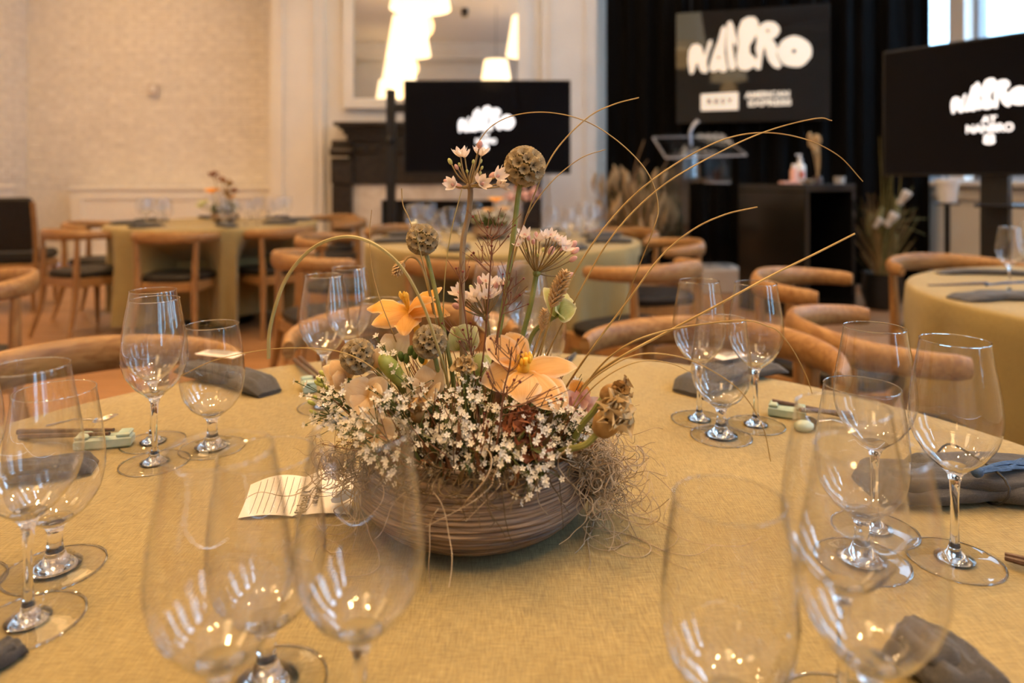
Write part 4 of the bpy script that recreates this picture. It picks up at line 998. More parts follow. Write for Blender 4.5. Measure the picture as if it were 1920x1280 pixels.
m_berry = nmat('dark_berry', (.10,.012,.010), (.20,.03,.02), 90, .35); m_twig = nmat('red_twig', (.13,.05,.025), (.22,.09,.04), 50, .6)
m_dry = petalmat('dried_petal', (.28,.15,.05), (.55,.36,.15), 60, .2); m_dry2 = petalmat('dried_petal_pale', (.50,.36,.18), (.70,.55,.32), 60, .25)
m_rust = petalmat('rust_petal', (.20,.065,.03), (.36,.14,.07), 90, .2); m_moss = nmat('spanish_moss', (.30,.22,.13), (.52,.42,.30), 50, .85)
m_mossd = nmat('dark_moss', (.07,.05,.02), (.16,.11,.05), 60, .9); m_green = nmat('filler_green', (.05,.07,.015), (.14,.16,.04), 50, .7)

def petal(b, t, wid_, nrm, arch=.1, cup=.25, pw=.75, ruf=.0, asym=0, nu=12, nv=8, tipc=0, ph=0, mb=None):
    """a curved petal blade from its base b to its tip t, with its broadest width, facing nrm"""
    mb = mb or MB(); b, t, n = V(b), V(t), V(nrm); d = t-b; L = d.length; d.normalize(); n = (n-d*n.dot(d)).normalized(); s_ = d.cross(n)
    def fn(u, v):
        x = 2*v-1; w_ = wid_*(max(0, math.sin(PI*min(1,(u*.94+.05))**pw)))**.72
        e = math.sin(9*u+ph+3*x)*abs(x)**2*ruf*wid_+math.sin(23*u+ph*2)*abs(x)**3*ruf*.5*wid_
        return b+d*(u*L)+n*(arch*L*math.sin(PI*u*.9)+cup*x*x*w_+e-tipc*L*u**4+.012*wid_*math.sin(x*14))+s_*(x*w_+asym*w_*u)
    n0 = len(mb.v); mb.grid(fn, nu, nv)
    for j in range(nv+1):
        for i in range(nu+1): mb.uv[n0+j*(nu+1)+i] = (i/nu, 2*j/nv-1)
    return mb
def stem(pts, r0, r1, m_=None, par=None, name='stem', n=7):
    q = cr(pts, 6); return part(name, MB().tube(q, taper(len(q), r0, r1), n), m_ or m_stem, par, True)
# --- scabious seed pods
cup_ = MB(); nn_ = 10
prof_ = [(.10,.34),(.46,.52),(.76,.80),(1.02,1.0)]
vs, fs = [], []
for i, (r, z) in enumerate(prof_):
    for k_ in range(nn_*2):
        a = PI*k_/nn_; rr_ = r*(1+.10*(1 if k_ % 2 else -1)*(i/3)**2); vs.append((rr_*math.cos(a), rr_*math.sin(a), z-(.10*(k_ % 2) if i == 3 else 0)))
for i in range(3):
    for k_ in range(nn_*2): fs.append((i*20+k_, i*20+(k_+1)%20, (i+1)*20+(k_+1)%20, (i+1)*20+k_))
cup_.add(vs, fs); cup_.m = 1
for k_ in range(5):
    a = 2*PI*k_/5; d = V((math.cos(a), math.sin(a), 0)); p_ = V((-d.y, d.x, 0))
    cup_.add([p_*.07+V((0,0,.42)), p_*-.07+V((0,0,.42)), d*.50+V((0,0,.86)), V((0,0,.52))], [(0,1,2),(0,2,3),(1,3,2)])
cupme = cup_.mesh('bract', [m_pod, m_star])
def scabious(label, px, py, rpx, D, stempts, r=.0022, tilt=(0,0,0), sm_=None):
    c_ = P(px, py, D); R = rpx/F*D; o = thing('scabious_pod', label, 'flower', stempts[-1], 0, 'scabious seed pods')
    hd = part('seed_head', MB().ball(c_, R*.74, 16, 12), m_podc, o, True); hb_ = -wl(o); n = 46; g = PI*(3-math.sqrt(5)); Rm = M.Rotation(random.uniform(0,6), 3, 'Z') @ M.Rotation(random.uniform(-.5,.5), 3, 'X')
    for i in range(n):
        z = 1-2*(i+.5)/n; q = math.sqrt(1-z*z); d = Rm @ V((q*math.cos(g*i), q*math.sin(g*i), z))
        k_ = R*.30*random.uniform(.92,1.12); m4 = M.Translation(c_+hb_+d*R*.62) @ frame(d) @ M.Rotation(random.uniform(0,3), 4, 'Z') @ M.Diagonal((k_, k_, R*.45, 1))
        inst('bract', cupme, hd, m4)
    stem([c_-V((0,0,R*.6))]+[p for p in stempts], r, r*1.05, sm_ or m_stem, o); return o
scabious('tallest round seed pod, at upper right in front of the television', 984, 312, 36, .69, [fl(974,350), fl(955,500,.685), fl(933,640,.675), fl(918,730,.67), fl(915,830,.68)], .0026)
scabious('round seed pod at upper left beside the bent grass stem', 792, 449, 28, .69, [fl(800,480), fl(815,540,.685), fl(838,650,.68), fl(850,720,.68), fl(855,820,.69)], .0022)
scabious('round seed pod at far left, lowest of the four', 671, 668, 31, .655, [fl(700,676,.66), fl(735,705,.66), fl(765,755,.67), fl(790,820,.69)], .0024)
scabious('round seed pod below the left tulip, beside the pale green bloom', 806, 640, 30, .66, [fl(815,668,.662), fl(824,710,.665), fl(832,760,.67), fl(840,830,.69)], .0022)
# --- the two big tulips
o = thing('tulip', 'orange tulip seen from the side at the upper left', 'flower', fl(800,760,.70), 0)
c0 = fl(765,584,.70); m_t1 = [m_or, m_or2]
for tip, wd, nr_, ar, cp, pw_, tc_ in (((688,580,.70), .0135, (0,-.5,1), .16, -.22, .8, .02), ((697,609,.675), .0125, (0,-.8,.7), .10, -.5, .7, .03), ((757,630,.672), .0150, (0,-1,.3), .10, -.2, .62, .0),
        ((829,540,.72), .0105, (-.2,-.5,1), .10, -.25, .8, 0), ((817,563,.68), .0105, (0,-.6,1), .20, -.3, .8, .05), ((844,592,.70), .0145, (0,-.5,1), .22, -.25, .75, .06)):
    part('petal', petal(c0, P(*tip), wd, nr_, ar, cp, pw_, .10, ph=random.uniform(0,6), tipc=tc_), m_or, o, True)
b = MB(); 
for i in range(8):
    a = i*.8; e = fl(760+7*math.cos(a)-3, 553+random.uniform(-2,4), .70+.008*math.sin(a)); b.tube([c0+V((0,0,.002)), (c0+e)/2+V((.001,0,0)), e], [.0012,.001,.0016], 5); b.ball(e, (.0016,.0016,.0035), 6, 5)
part('stamens', b, m_yel, o, True); stem([c0-V((0,0,.004)), fl(778,606,.698), fl(787,640,.70), fl(800,700,.70), fl(803,790,.70)], .0040, .0028, m_or2, o)
o = thing('tulip', 'large open apricot lily with yellow centre at the right of the bowl', 'flower', fl(975,800,.69), 0)
c0 = fl(979,694,.655)
for tip, wd, nr_, ar, cp, pw_, tc_, m_ in (((914,632,.675), .0150, (.5,-1,.3), .05, .18, 1.25, .0, m_or2), ((952,622,.69), .0155, (0,-1,.25), .06, .15, 1.05, .05, m_or2), ((903,716,.655), .0165, (.2,-1,.4), .05, .2, .8, 0, m_or2),
        ((1082,689,.655), .0155, (0,-.6,1), .12, -.2, .85, .04, m_or2), ((1064,762,.625), .0170, (.2,-1,.7), .12, -.15, 1.15, .06, m_or2), ((1046,770,.615), .0150, (.2,-1,.5), .10, -.12, 1.3, .04, m_or2), ((982,752,.615), .0190, (0,-1,.8), .14, -.25, 1.15, .12, m_or2)):
    part('petal', petal(c0, P(*tip), wd, nr_, ar, cp, pw_, .07, ph=random.uniform(0,6), tipc=tc_), m_, o, True)
b = MB(); b.tube([c0, fl(985,690,.648), fl(987,672,.645)], [.005,.0045,.003], 10)
for i in range(9):
    a = i*.7; e = fl(984+12*math.cos(a), 672+7*math.sin(a)+random.uniform(-3,3), .645-.006*math.sin(a)); b.tube([c0, (c0+e)/2, e], [.0016,.0012,.0018], 5); b.ball(e, (.0018,.0018,.0038), 6, 5)
part('stamens', b, m_yel, o, True); stem([c0+V((0,.01,-.003)), fl(972,740,.68), fl(968,820,.69)], .004, .003, m_stem, o)
# --- pink allium heads
fl_ = MB()
for k_ in range(6):
    a = k_*PI/3; d = V((math.cos(a), math.sin(a), .0)); petal((d.x*.08,d.y*.08,.0), V((d.x*.78, d.y*.78, 1.0)), .30, V((-d.x,-d.y,.5)), -.12, .35, .8, nu=5, nv=4, mb=fl_)
fl_.m = 1; fl_.ball((0,0,.25), (.16,.16,.28), 6, 5)
florme = fl_.mesh('floret', [petalmat('allium_petal', (.90,.76,.70), (.94,.90,.84), 300, .3), m_pinkp])
bd_ = MB().ball((0,0,.5), (.32,.32,.55), 8, 7); budme = bd_.mesh('floret_bud', m_pinkp); budw = bd_.mesh('floret_bud', m_wht)
def allium(label, apex, florets, stempts, D, sm_, r=.0024, extra=0):
    a0 = P(*apex, D); o = thing('allium', label, 'flower', stempts[-1], 0, 'pink allium heads'); off = -wl(o); pb = MB()
    part('node', MB().ball(a0, .0042, 8, 6), sm_, o, True)
    florets = florets+[(x+random.choice((-7,7,8)), y+random.uniform(-7,7), 'f' if random.random() < .75 else 'b', s_*.8) for (x, y, kd_, s_) in florets if kd_ == 'f']
    for (x, y, kind, s_) in florets:
        dd = random.uniform(-.030,.030); e = P(x, y, D+dd); mid = (a0+e)/2+V((random.uniform(-.002,.002), 0, -.002)); q = cr([a0, mid, e], 4); pb.tube(q, taper(len(q), .0009, .0007), 5)
        d = (e-mid).normalized()+V((0,-.25,.15)); k_ = s_/F*D*(.95 if kind == 'f' else 1)
        inst('floret' if kind == 'f' else 'bud', florme if kind == 'f' else (budme if kind == 'b' else budw), o, M.Translation(e+off-d.normalized()*k_*.3) @ frame(d) @ M.Rotation(random.uniform(0,2),4,'Z') @ M.Diagonal((k_,k_,k_,1)))
    part('pedicels', pb, m_stemb, o, True); stem([a0]+stempts, r, r*1.1, sm_, o); return o
allium('tall pink allium head against the central television', (881,349), [(863,289,'f',21),(845,305,'w',13),(903,287,'f',20),(899,274,'b',16),(857,315,'b',11),(848,346,'f',19),(862,350,'b',16),(905,344,'f',20),(921,331,'b',17),(934,330,'f',21),(936,344,'f',19),(862,310,'w',8),(887,305,'w',9),(901,304,'w',9),(903,316,'w',8),(876,322,'w',8),(890,312,'w',8),(900,326,'w',8)],
    [fl(882,365,.70), fl(878,405,.70), fl(868,455,.695), fl(866,540,.69), fl(867,640,.69), fl(872,800,.70)], .70, nmat('purple_stem', (.22,.15,.08), (.34,.24,.13), 30, .5), .0029)
allium('pink allium head fanning out right of the tall seed pod stem', (1006,512), [(976,448,'f',18),(984,440,'f',18),(1000,455,'b',12),(1012,448,'f',18),(1025,443,'f',18),(1038,448,'f',19),(1050,455,'f',19),(1060,465,'f',19),(1071,462,'b',20),(1076,472,'b',18),(1032,473,'b',18),(1072,487,'b',16),(1066,516,'b',17),(988,470,'w',9),(997,475,'w',9),(1005,466,'w',9),(1018,470,'w',10),(1008,480,'w',8),(972,458,'f',14)],
    [fl(1004,525,.70), fl(993,580,.695), fl(975,650,.69), fl(960,730,.69), fl(950,810,.69)], .70, m_stem, .0026)
allium('low pink allium head between the tall stems', (911,594), [(861,548,'f',20),(870,560,'f',19),(858,575,'b',18),(890,552,'f',20),(905,540,'f',20),(918,530,'f',19),(930,535,'b',19),(938,530,'f',18),(895,562,'f',18),(912,556,'f',18),(925,552,'f',16),(880,570,'b',15),(885,543,'w',14),(900,528,'b',16),(936,545,'f',15),(866,568,'b',15)],
    [fl(914,610,.72), fl(918,650,.72), fl(925,720,.71), fl(925,800,.70)], .72, m_stemb, .0024)
# --- hellebores, freesias and other pale blooms
def bloom(name, label, c0, petals, m_, st=None, centre=None, cat='flower', group=None, ruf=.05):
    o = thing(name, label, cat, st[-1] if st else c0, 0, group)
    for tip, wd, nr_, ar, cp, pw_ in petals: part('petal', petal(c0, tip, wd, nr_, ar, cp, pw_, ruf, ph=random.uniform(0,6)), m_, o, True)
    if centre: part('centre', centre, m_yel, o, True)
    if st: stem([c0]+st, .0024, .0024, m_stem, o)
    return o
c_ = fl(1046,590,.68)
bloom('hellebore', 'pale green hellebore at the right beside the canary grass head', c_, [(fl(1018,540,.685), .0105, (.4,-1,.2), .25, .3, .75), (fl(1082,577,.675), .0130, (-.1,-1,.6), .22, .25, .85), (fl(1062,556,.70), .012, (0,-1,.3), .2, .3, .8), (fl(1040,583,.66), .009, (0,-1,.5), .1, .3, .8), (fl(1050,545,.70), .011, (0,-1,.2), .2, .3, .8)], m_hell, [fl(1030,600,.685), fl(1000,625,.69), fl(985,680,.69), fl(975,800,.69)])
c_ = fl(868,652,.70)
bloom('hellebore', 'pale green cupped hellebore in the middle behind the seed pods', c_, [(fl(846,612,.69), .0135, (.5,-1,.1), .25, -.35, .8), (fl(872,604,.685), .0160, (0,-1,.1), .22, -.35, .8), (fl(895,612,.70), .0130, (-.5,-1,.1), .25, -.35, .8), (fl(880,606,.72), .0150, (0,1,.1), .22, -.35, .8)], m_hell, [fl(872,670,.70), fl(880,720,.70), fl(885,800,.70)])
c_ = fl(893,702,.69)
bloom('hellebore', 'green hellebore low behind the apricot lily', c_, [(fl(902,662,.70), .0125, (0,-1,.1), .2, -.3, .8), (fl(922,668,.71), .0125, (-.3,-1,.1), .2, -.3, .8), (fl(882,665,.70), .011, (.4,-1,.1), .2, -.3, .8)], m_hell, [fl(900,730,.69), fl(905,800,.69)])
c_ = fl(739,664,.685)
bloom('ivory_bloom', 'ivory two petalled bloom under the left tulip', c_, [(fl(722,626,.69), .0125, (.3,-1,.2), .2, -.2, .8), (fl(765,622,.69), .0115, (-.3,-1,.2), .2, -.25, .8), (fl(745,630,.71), .012, (0,-1,.1), .1, -.2, .8)], m_wht, [fl(745,690,.69), fl(770,760,.69)])
def freesia(label, c0, tips, st):
    o = bloom('freesia', label, c0, tips, m_cream, st); b = MB()
    return o
c_ = fl(652,712,.66)
o = bloom('freesia', 'yellow cream freesia at the far left under the lowest seed pod', c_, [(fl(605,688,.66), .0095, (0,-1,.5), .2, -.3, .8), (fl(620,676,.66), .0105, (0,-1,.5), .25, -.3, .8), (fl(640,674,.67), .010, (0,-1,.4), .2, -.3, .8), (fl(622,705,.65), .010, (0,-1,.4), .22, -.35, .8), (fl(612,716,.655), .0085, (0,-1,.3), .2, -.3, .8)], m_cream, [fl(690,730,.66), fl(740,770,.67), fl(790,830,.69)])
b = MB()
for x, y, s_ in ((606,700,9),(600,712,8),(604,722,8),(595,718,7),(612,728,8),(584,755,8),(586,772,7),(592,745,6)): b.ball(fl(x,y,.66), (s_*.55/F*.66, s_*.55/F*.66, s_*1.05/F*.66), 8, 6, frame((-.8+random.uniform(-.2,.2),-.1,.55)))
part('buds', b, m_budg, o, True)
c_ = fl(690,744,.645)
o = bloom('freesia', 'peach cream freesia below the lowest seed pod', c_, [(fl(646,722,.64), .0150, (0,-1,.5), .15, -.2, .8), (fl(655,752,.635), .0145, (0,-1,.4), .15, -.2, .9), (fl(718,738,.63), .0120, (0,-1,.6), .12, -.25, .8), (fl(672,778,.63), .0140, (0,-1,.3), .12, -.2, .9), (fl(725,708,.65), .0115, (0,-1,.3), .1, -.2, .8), (fl(700,700,.66), .0125, (0,-1,.2), .1, -.2, .8)], m_cream, [fl(730,770,.66), fl(790,830,.69)])
c_ = fl(706,690,.655)
o = bloom('freesia', 'cream freesia between the lowest seed pod and the green bud', c_, [(fl(708,652,.655), .0105, (.2,-1,.2), .15, -.3, .75), (fl(722,672,.655), .0095, (0,-1,.3), .15, -.3, .8), (fl(690,655,.67), .010, (.2,-1,.2), .15, -.3, .8)], m_cream, [fl(730,730,.66), fl(785,820,.69)])
c_ = fl(800,738,.66)
o = bloom('freesia', 'cream freesia under the middle left seed pod', c_, [(fl(795,684,.66), .0130, (.2,-1,.3), .12, -.2, .8), (fl(828,690,.665), .0125, (-.2,-1,.3), .12, -.25, .8), (fl(762,722,.65), .0130, (.2,-1,.4), .12, -.2, .9), (fl(820,745,.645), .0150, (0,-1,.5), .12, -.2, .9), (fl(785,755,.645), .0130, (0,-1,.4), .12, -.2, .9), (fl(818,668,.68), .0115, (-.2,-1,.3), .1, -.2, .8)], m_cream, [fl(805,770,.67), fl(815,830,.69)])
c_ = fl(712,812,.63)
bloom('freesia', 'cream freesia low at the left hanging over the bowl', c_, [(fl(694,790,.625), .0120, (0,-1,.4), .12, -.2, .9), (fl(740,800,.625), .0130, (0,-1,.4), .12, -.2, .9), (fl(712,835,.615), .0120, (0,-1,.3), .12, -.2, .9), (fl(735,785,.63), .0105, (0,-1,.4), .12, -.2, .9), (fl(680,765,.63), .0135, (0,-1,.4), .12, -.2, .9)], m_cream, [fl(750,810,.66), fl(800,835,.69)])
o = thing('freesia_bud', 'fat yellow green bud between the ivory bloom and the seed pod', 'bud', fl(750,720,.665))
b = MB(); ax = fl(748,708,.665)-fl(718,672,.65); b.ball(fl(733,690,.655), (.0085,.0085,.0195), 12, 10, frame(ax)); b.ball(fl(745,705,.66), (.0075,.0075,.013), 10, 8, frame(ax)); part('bud', b, m_budg, o, True)
for x, y in ((770,657),(752,668),(762,672),(778,664),(790,672),(855,682)): part('small_bud', MB().ball(fl(x,y,.675), (.0032,.0032,.0055), 8, 6, frame((random.uniform(-.5,.5),0,1))), m_leaf, o, True)
stem([fl(750,712,.662), fl(770,760,.67), fl(800,830,.69)], .003, .003, m_stem, o)
c_ = fl(1108,800,.69)
bloom('cream_bloom', 'cream frilled bloom tucked behind the dried buds at the right', c_, [(fl(1110,770,.69), .012, (0,-1,.5), .15, .2, .9), (fl(1130,780,.70), .012, (0,-1,.4), .15, .2, .9), (fl(1128,830,.68), .014, (0,-1,.4), .15, .2, .9), (fl(1148,815,.69), .011, (0,-1,.4), .15, .2, .9), (fl(1090,775,.69), .010, (0,-1,.4), .15, .2, .9)], m_wht, [fl(1090,820,.69), fl(1050,850,.69)], ruf=.2)
c_ = fl(1085,742,.665)
bloom('orange_bloom', 'small orange bloom behind the right petals of the apricot lily', c_, [(fl(1072,712,.665), .0105, (.2,-1,.3), .15, .2, .85), (fl(1092,716,.67), .011, (-.2,-1,.3), .15, .2, .85), (fl(1080,735,.66), .009, (0,-1,.3), .15, .2, .85)], m_or, [fl(1080,760,.67), fl(1060,830,.69)])
b = MB()
for i in range(16):
    a = i*2.4; r = .0022*math.sqrt(i); cc = fl(1088,760,.645)+V((r*math.cos(a)*1.6,0,r*math.sin(a))); b.add([], []); petal(cc, cc+V((math.cos(a)*.008,-.004,.005+math.sin(a)*.006)), .005, (0,-1,.4), .2, .3, mb=b, nu=4, nv=3)
solo('pink_bloom', b, m_pinkp, 'small crumpled pink bloom beneath the lily at right', 'flower', loc=fl(1088,768,.645))
# --- dried roses and rust blooms
def crumple(c0, R, n, mb, seed, ax=V((0,-.4,1)), open_=.8):
    random.seed(seed); f = frame(ax)
    for i in range(n):
        a = i*2.4; k_ = (i+1)/n; d = (f.to_3x3() @ V((math.cos(a)*k_*open_, math.sin(a)*k_*open_, 1.15-k_*.6))).normalized()
        petal(c0+d*R*.12, c0+d*R*random.uniform(.85,1.1), R*random.uniform(.32,.46), (f.to_3x3() @ V((-math.cos(a),-math.sin(a),.6))), .15, .35, .9, .5, nu=8, nv=6, ph=random.uniform(0,6), mb=mb)
    return mb
def dried(label, c0, R, n, m_, st, seed, ax=V((0,-.4,1)), sepal=True, nm='dried_rose', open_=.8, thick=.0042):
    o = thing(nm, label, 'dried flower', st[-1]); part('petals', crumple(c0, R, n, MB(), seed, ax, open_), m_, o, True)
    if sepal: part('calyx', MB().ball(c0+ax.normalized()*R*.05, (R*.40,R*.40,R*.5), 10, 8, frame(ax)), m_dry, o, True)
    stem([c0]+st, thick*.7, thick*.8, m_stem, o); return o
dried('closed dried rosebud leaning right on a long green stem', fl(1143,738,0.610), .021, 8, m_dry, [fl(1128,748,0.610), fl(1112,772,0.613), fl(1090,798,0.617), fl(1065,845,0.630)], 21, V((.85,-.2,.42)), True, 'dried_rose', .35, .0038)
dried('open crumpled dried rose at the right end of the bowl', fl(1135,795,0.600), .030, 16, m_dry2, [fl(1125,806,0.603), fl(1100,832,0.605), fl(1065,842,0.615), fl(1040,850,0.630)], 22, V((.5,-.45,.72)), True, 'dried_rose', .8, .0038)
dried('brown dried rosebud with frilled crown at the left of the bowl', fl(783,778,.625), .017, 9, m_dry, [fl(790,800,.635), fl(800,840,.66)], 23, V((-.05,-.3,1)), True, 'dried_rose', .4, .003)
dried('mustard dried bloom in the middle under the pale green hellebore', fl(872,698,.655), .017, 14, m_dry2, [fl(872,730,.66), fl(872,820,.69)], 24, V((-.1,-.5,1)), False, 'dried_bloom', .9, .003)
dried('rust brown carnation in the front of the bowl, upper one', fl(978,812,.622), .027, 18, m_rust, [fl(978,835,.64), fl(975,850,.68)], 25, V((0,-.7,.9)), False, 'carnation', 1, .003)
dried('rust brown carnation in the front of the bowl, lower one', fl(1000,845,.612), .022, 14, m_rust, [fl(1000,858,.64), fl(995,862,.67)], 26, V((.3,-.7,.6)), False, 'carnation', 1, .003)
# --- canary grass and bunny tail heads
def spikelet(label, c0, ax, L, R, st, n, m_, nm, seed):
    random.seed(seed); o = thing(nm, label, 'grass head', st[-1]); b = MB(); f = frame(ax); ax = V(ax).normalized()
    for i in range(n):
        k_ = (i+.5)/n; a = i*2.4; r = R*math.sin(PI*(k_*.88+.08))**.7; d = f.to_3x3() @ V((math.cos(a), math.sin(a), .75))
        b.ball(c0+ax*(L*(k_-.5))+f.to_3x3() @ V((math.cos(a)*r*.65, math.sin(a)*r*.65, 0)), (R*.20, R*.13, R*.52), 5, 4, frame(d))
    part('head', b, m_, o, True); stem([c0-ax*L*.5]+st, .0011, .0011, m_blade, o); return o
spikelet('canary grass head standing over the right hellebore', fl(1048,541,.665), (.38,0,.92), .036, .0085, [fl(1038,562,.668), fl(1030,600,.675), fl(1010,680,.68), fl(985,800,.69)], 90, m_straw, 'canary_grass', 31)
spikelet('small canary grass head hanging under the right hellebore', fl(1019,599,.66), (.1,0,1), .020, .0052, [fl(1014,625,.665), fl(1000,665,.67), fl(980,720,.675), fl(970,800,.69)], 55, m_straw, 'canary_grass', 32)
spikelet('little drooping seed head left of the tall pods', fl(748,503,.69), (-.5,0,-.85), .015, .0062, [fl(757,492,.69), fl(768,482,.69), fl(785,490,.69), fl(800,530,.69), fl(818,610,.69), fl(830,700,.69)], 60, m_straw, 'grass_seed_head', 33)
# --- berry twigs
def twig(label, main, D, berries, seed, r=.0009):
    random.seed(seed); o = thing('berry_twig', label, 'twig', P(*main[-1], D), 0, 'dark red berry twigs'); q = cr([P(x, y, D) for x, y in main], 5); b = MB(); b.tube(q, taper(len(q), r*.7, r*1.1), 5); bb = MB()
    for (x, y, s_) in berries:
        e = P(x, y, D+random.uniform(-.012,.012)); near = min(q, key=lambda p: (p-e-V((0,0,-.018))).length); b.tube(cr([near, (near+e)/2+V((random.uniform(-.003,.003),0,-.002)), e], 3), .00045, 4); part('berry', MB().ball(e, s_/F*D, 7, 5), m_berry, o, True)
        for _ in range(2):
            e2_ = e+V((random.uniform(-.012,.012), random.uniform(-.008,.008), random.uniform(.002,.012))); b.tube([(near+e)/2, e2_], .0003, 4)
    part('branches', b, m_twig, o, True); return o
twig('tall berry twig between the allium and the tall seed pod', [(922,445),(921,480),(917,540),(909,640),(900,720),(896,800)], .66, [(887,406,2.6),(905,418,2),(914,426,2.6),(941,421,2.6),(935,410,1.6),(953,443,2.6),(966,422,2),(914,441,2.4),(922,461,2.6),(920,474,3.2),(888,474,2.8),(884,478,2.2),(903,462,1.6)], 41)
twig('berry twig leaning right behind the low allium', [(960,520),(948,560),(930,640),(915,740),(905,810)], .67, [(943,514,2.2),(982,522,2.4),(975,553,2.6),(969,556,2.2),(958,548,1.6),(990,570,2),(944,535,2),(955,512,1.6)], 42)
twig('berry twig left of the allium stem', [(860,500),(868,560),(880,640),(892,720),(898,800)], .66, [(855,503,2.4),(868,509,2.6),(880,500,1.8),(862,640,2.4),(868,618,2.6),(882,605,2.6),(829,606,2.4),(884,635,2.2),(890,650,1.8)], 43)
twig('berry twig crossing the apricot lily', [(960,650),(955,690),(945,730),(938,790),(930,840)], .60, [(964,712,3),(975,716,3.2),(950,726,2.2),(1031,731,2.2),(1034,741,2.2),(1052,748,3.2),(978,660,2.6),(977,668,2.2),(950,646,1.6),(920,634,2.6),(917,655,2.8),(914,700,2.8),(916,706,2.6),(972,636,2.4)], 44)
twig('berry twig low in the middle of the bowl', [(905,800),(900,830),(895,860)], .60, [(888,885,3),(902,828,3),(880,800,2.4),(915,790,2.6),(908,775,2.2)], 45)
# --- single grass blades arching out
GB = [('thick arching grass stem bending over the left glasses', [(503,672),(507,610),(535,525),(585,466),(645,444),(700,457),(752,500),(790,565),(812,625),(840,720),(850,810)], .62, .0023, .0013, m_bladeg),
 ('long grass blade rising to the upper right beside the television edge', [(1198,183),(1150,196),(1100,222),(1040,285),(1000,370),(965,480),(935,620),(920,800)], .70, .0008, .0010, m_blade),
 ('thin grass blade looping over in front of the television and curling back', [(893,272),(920,238),(965,216),(1030,211),(1100,228),(1165,270),(1215,325),(1234,385),(1225,430),(1190,520),(1160,600)], .70, .0007, .0007, m_blade),
 ('grass blade sweeping up right across the clear lectern', [(1560,226),(1530,222),(1440,245),(1350,285),(1240,350),(1150,440),(1080,560),(1020,680),(985,800)], .68, .0007, .0011, m_blade),
 ('tall grass blade arching over to a hanging tip at the upper right', [(1618,340),(1570,290),(1500,258),(1420,249),(1340,268),(1240,325),(1160,395),(1090,490),(1030,610),(990,720),(970,810)], .70, .0007, .0012, m_blade),
 ('short tipped grass blade ending left of the black bar table', [(1420,388),(1360,402),(1300,430),(1240,480),(1180,560),(1120,640),(1062,725),(1010,820)], .66, .0009, .0012, m_blade),
 ('straight stiff grass stalk pointing far to the right', [(1603,438),(1540,470),(1440,520),(1340,575),(1240,628),(1160,672),(1095,722),(1030,820)], .64, .0011, .0015, m_blade),
 ('fine grass blade leaning right behind the tall pod', [(1136,280),(1090,296),(1040,335),(1000,385),(975,440),(950,540),(925,700),(915,800)], .71, .0006, .0009, m_blade),
 ('drooping grass blade falling over the right glasses', [(1523,738),(1512,705),(1488,658),(1460,622),(1438,611),(1400,601),(1330,606),(1240,622),(1170,650),(1110,705),(1040,820)], .62, .0005, .0010, m_blade),
 ('fine grass blade arching low over the cloth at right', [(1445,865),(1430,800),(1390,735),(1330,692),(1270,668),(1200,664),(1140,690),(1090,735),(1040,830)], .60, .0005, .0008, m_blade),
 ('lowest fine grass blade curving over the cloth at right', [(1300,700),(1260,682),(1210,676),(1160,692),(1110,728),(1060,790),(1030,840)], .63, .0004, .0008, m_blade),
 ('fine grass blade trailing out to the far left', [(340,704),(400,676),(480,658),(560,652),(640,660),(700,690),(760,750),(800,830)], .62, .0004, .0008, m_blade),
 ('short thin blade standing straight up at the left', [(753,353),(756,385),(770,418),(800,520),(830,660),(845,800)], .70, .0007, .0008, m_blade),
 ('thin wavering blade left of the left tulip', [(697,393),(693,440),(697,500),(712,560),(735,620),(765,700),(800,810)], .68, .0004, .0007, m_blade),
 ('thin blade rising between the left pod and the allium stem', [(866,355),(848,425),(836,500),(831,600),(838,700),(850,810)], .68, .0006, .0008, m_bladeg),
 ('short blade bent from the low tail seed head', [(778,430),(790,480),(806,540),(826,640),(845,760)], .67, .0005, .0006, m_bladeg),
 ('russet fine stalk left of the apricot lily', [(990,400),(962,470),(945,560),(930,660),(915,780),(905,840)], .66, .0005, .0008, m_twig)]
for lb, pts, D, r0, r1, m_ in GB:
    q = cr([P(x, y, D+(.0 if i < len(pts)-2 else .02*(i-len(pts)+3))) for i, (x, y) in enumerate(pts)], 8)
    solo('dried_grass', MB().tube(q, taper(len(q), r0*.8, r1), 5), m_, lb, 'grass', 'arching grass blades', loc=q[-1])
# --- uncountable filler: statice, small leaves, moss
random.seed(77)
st = MB()
def floret(c0, d, s_):
    f = frame(d, V((random.random(),random.random(),random.random()))).to_3x3()
    for k_ in range(5):
        a = k_*2*PI/5; u = f @ V((math.cos(a), math.sin(a), .35)); w_ = f @ V((-math.sin(a), math.cos(a), 0))
        st.add([c0, c0+u*s_*.6+w_*s_*.34, c0+u*s_+w_*s_*.10, c0+u*s_-w_*s_*.10, c0+u*s_*.6-w_*s_*.34], [(0,1,2,3,4)])
def sprig(e, base, n, spread, s_):
    st.m = 1; q = cr([base, (base+e)/2+V((random.uniform(-.008,.008), random.uniform(-.008,.008), random.uniform(0,.012))), e], 4); st.tube(q, .0008, 4)
    for i in range(n):
        t = e+V((random.gauss(0,1), random.gauss(0,1), random.gauss(0,1)))*spread; st.m = 1; st.tube([q[-2], t], .0004, 3)
        st.m = 0; d = (t-base).normalized()*.6+V((random.uniform(-.6,.6), random.uniform(-1,.1), random.uniform(-.2,.8))); floret(t, d, s_*random.uniform(.7,1.2))
        st.m = 1; st.ball(t-d.normalized()*s_*.55, (s_*.22,s_*.22,s_*.6), 5, 4, frame(d))
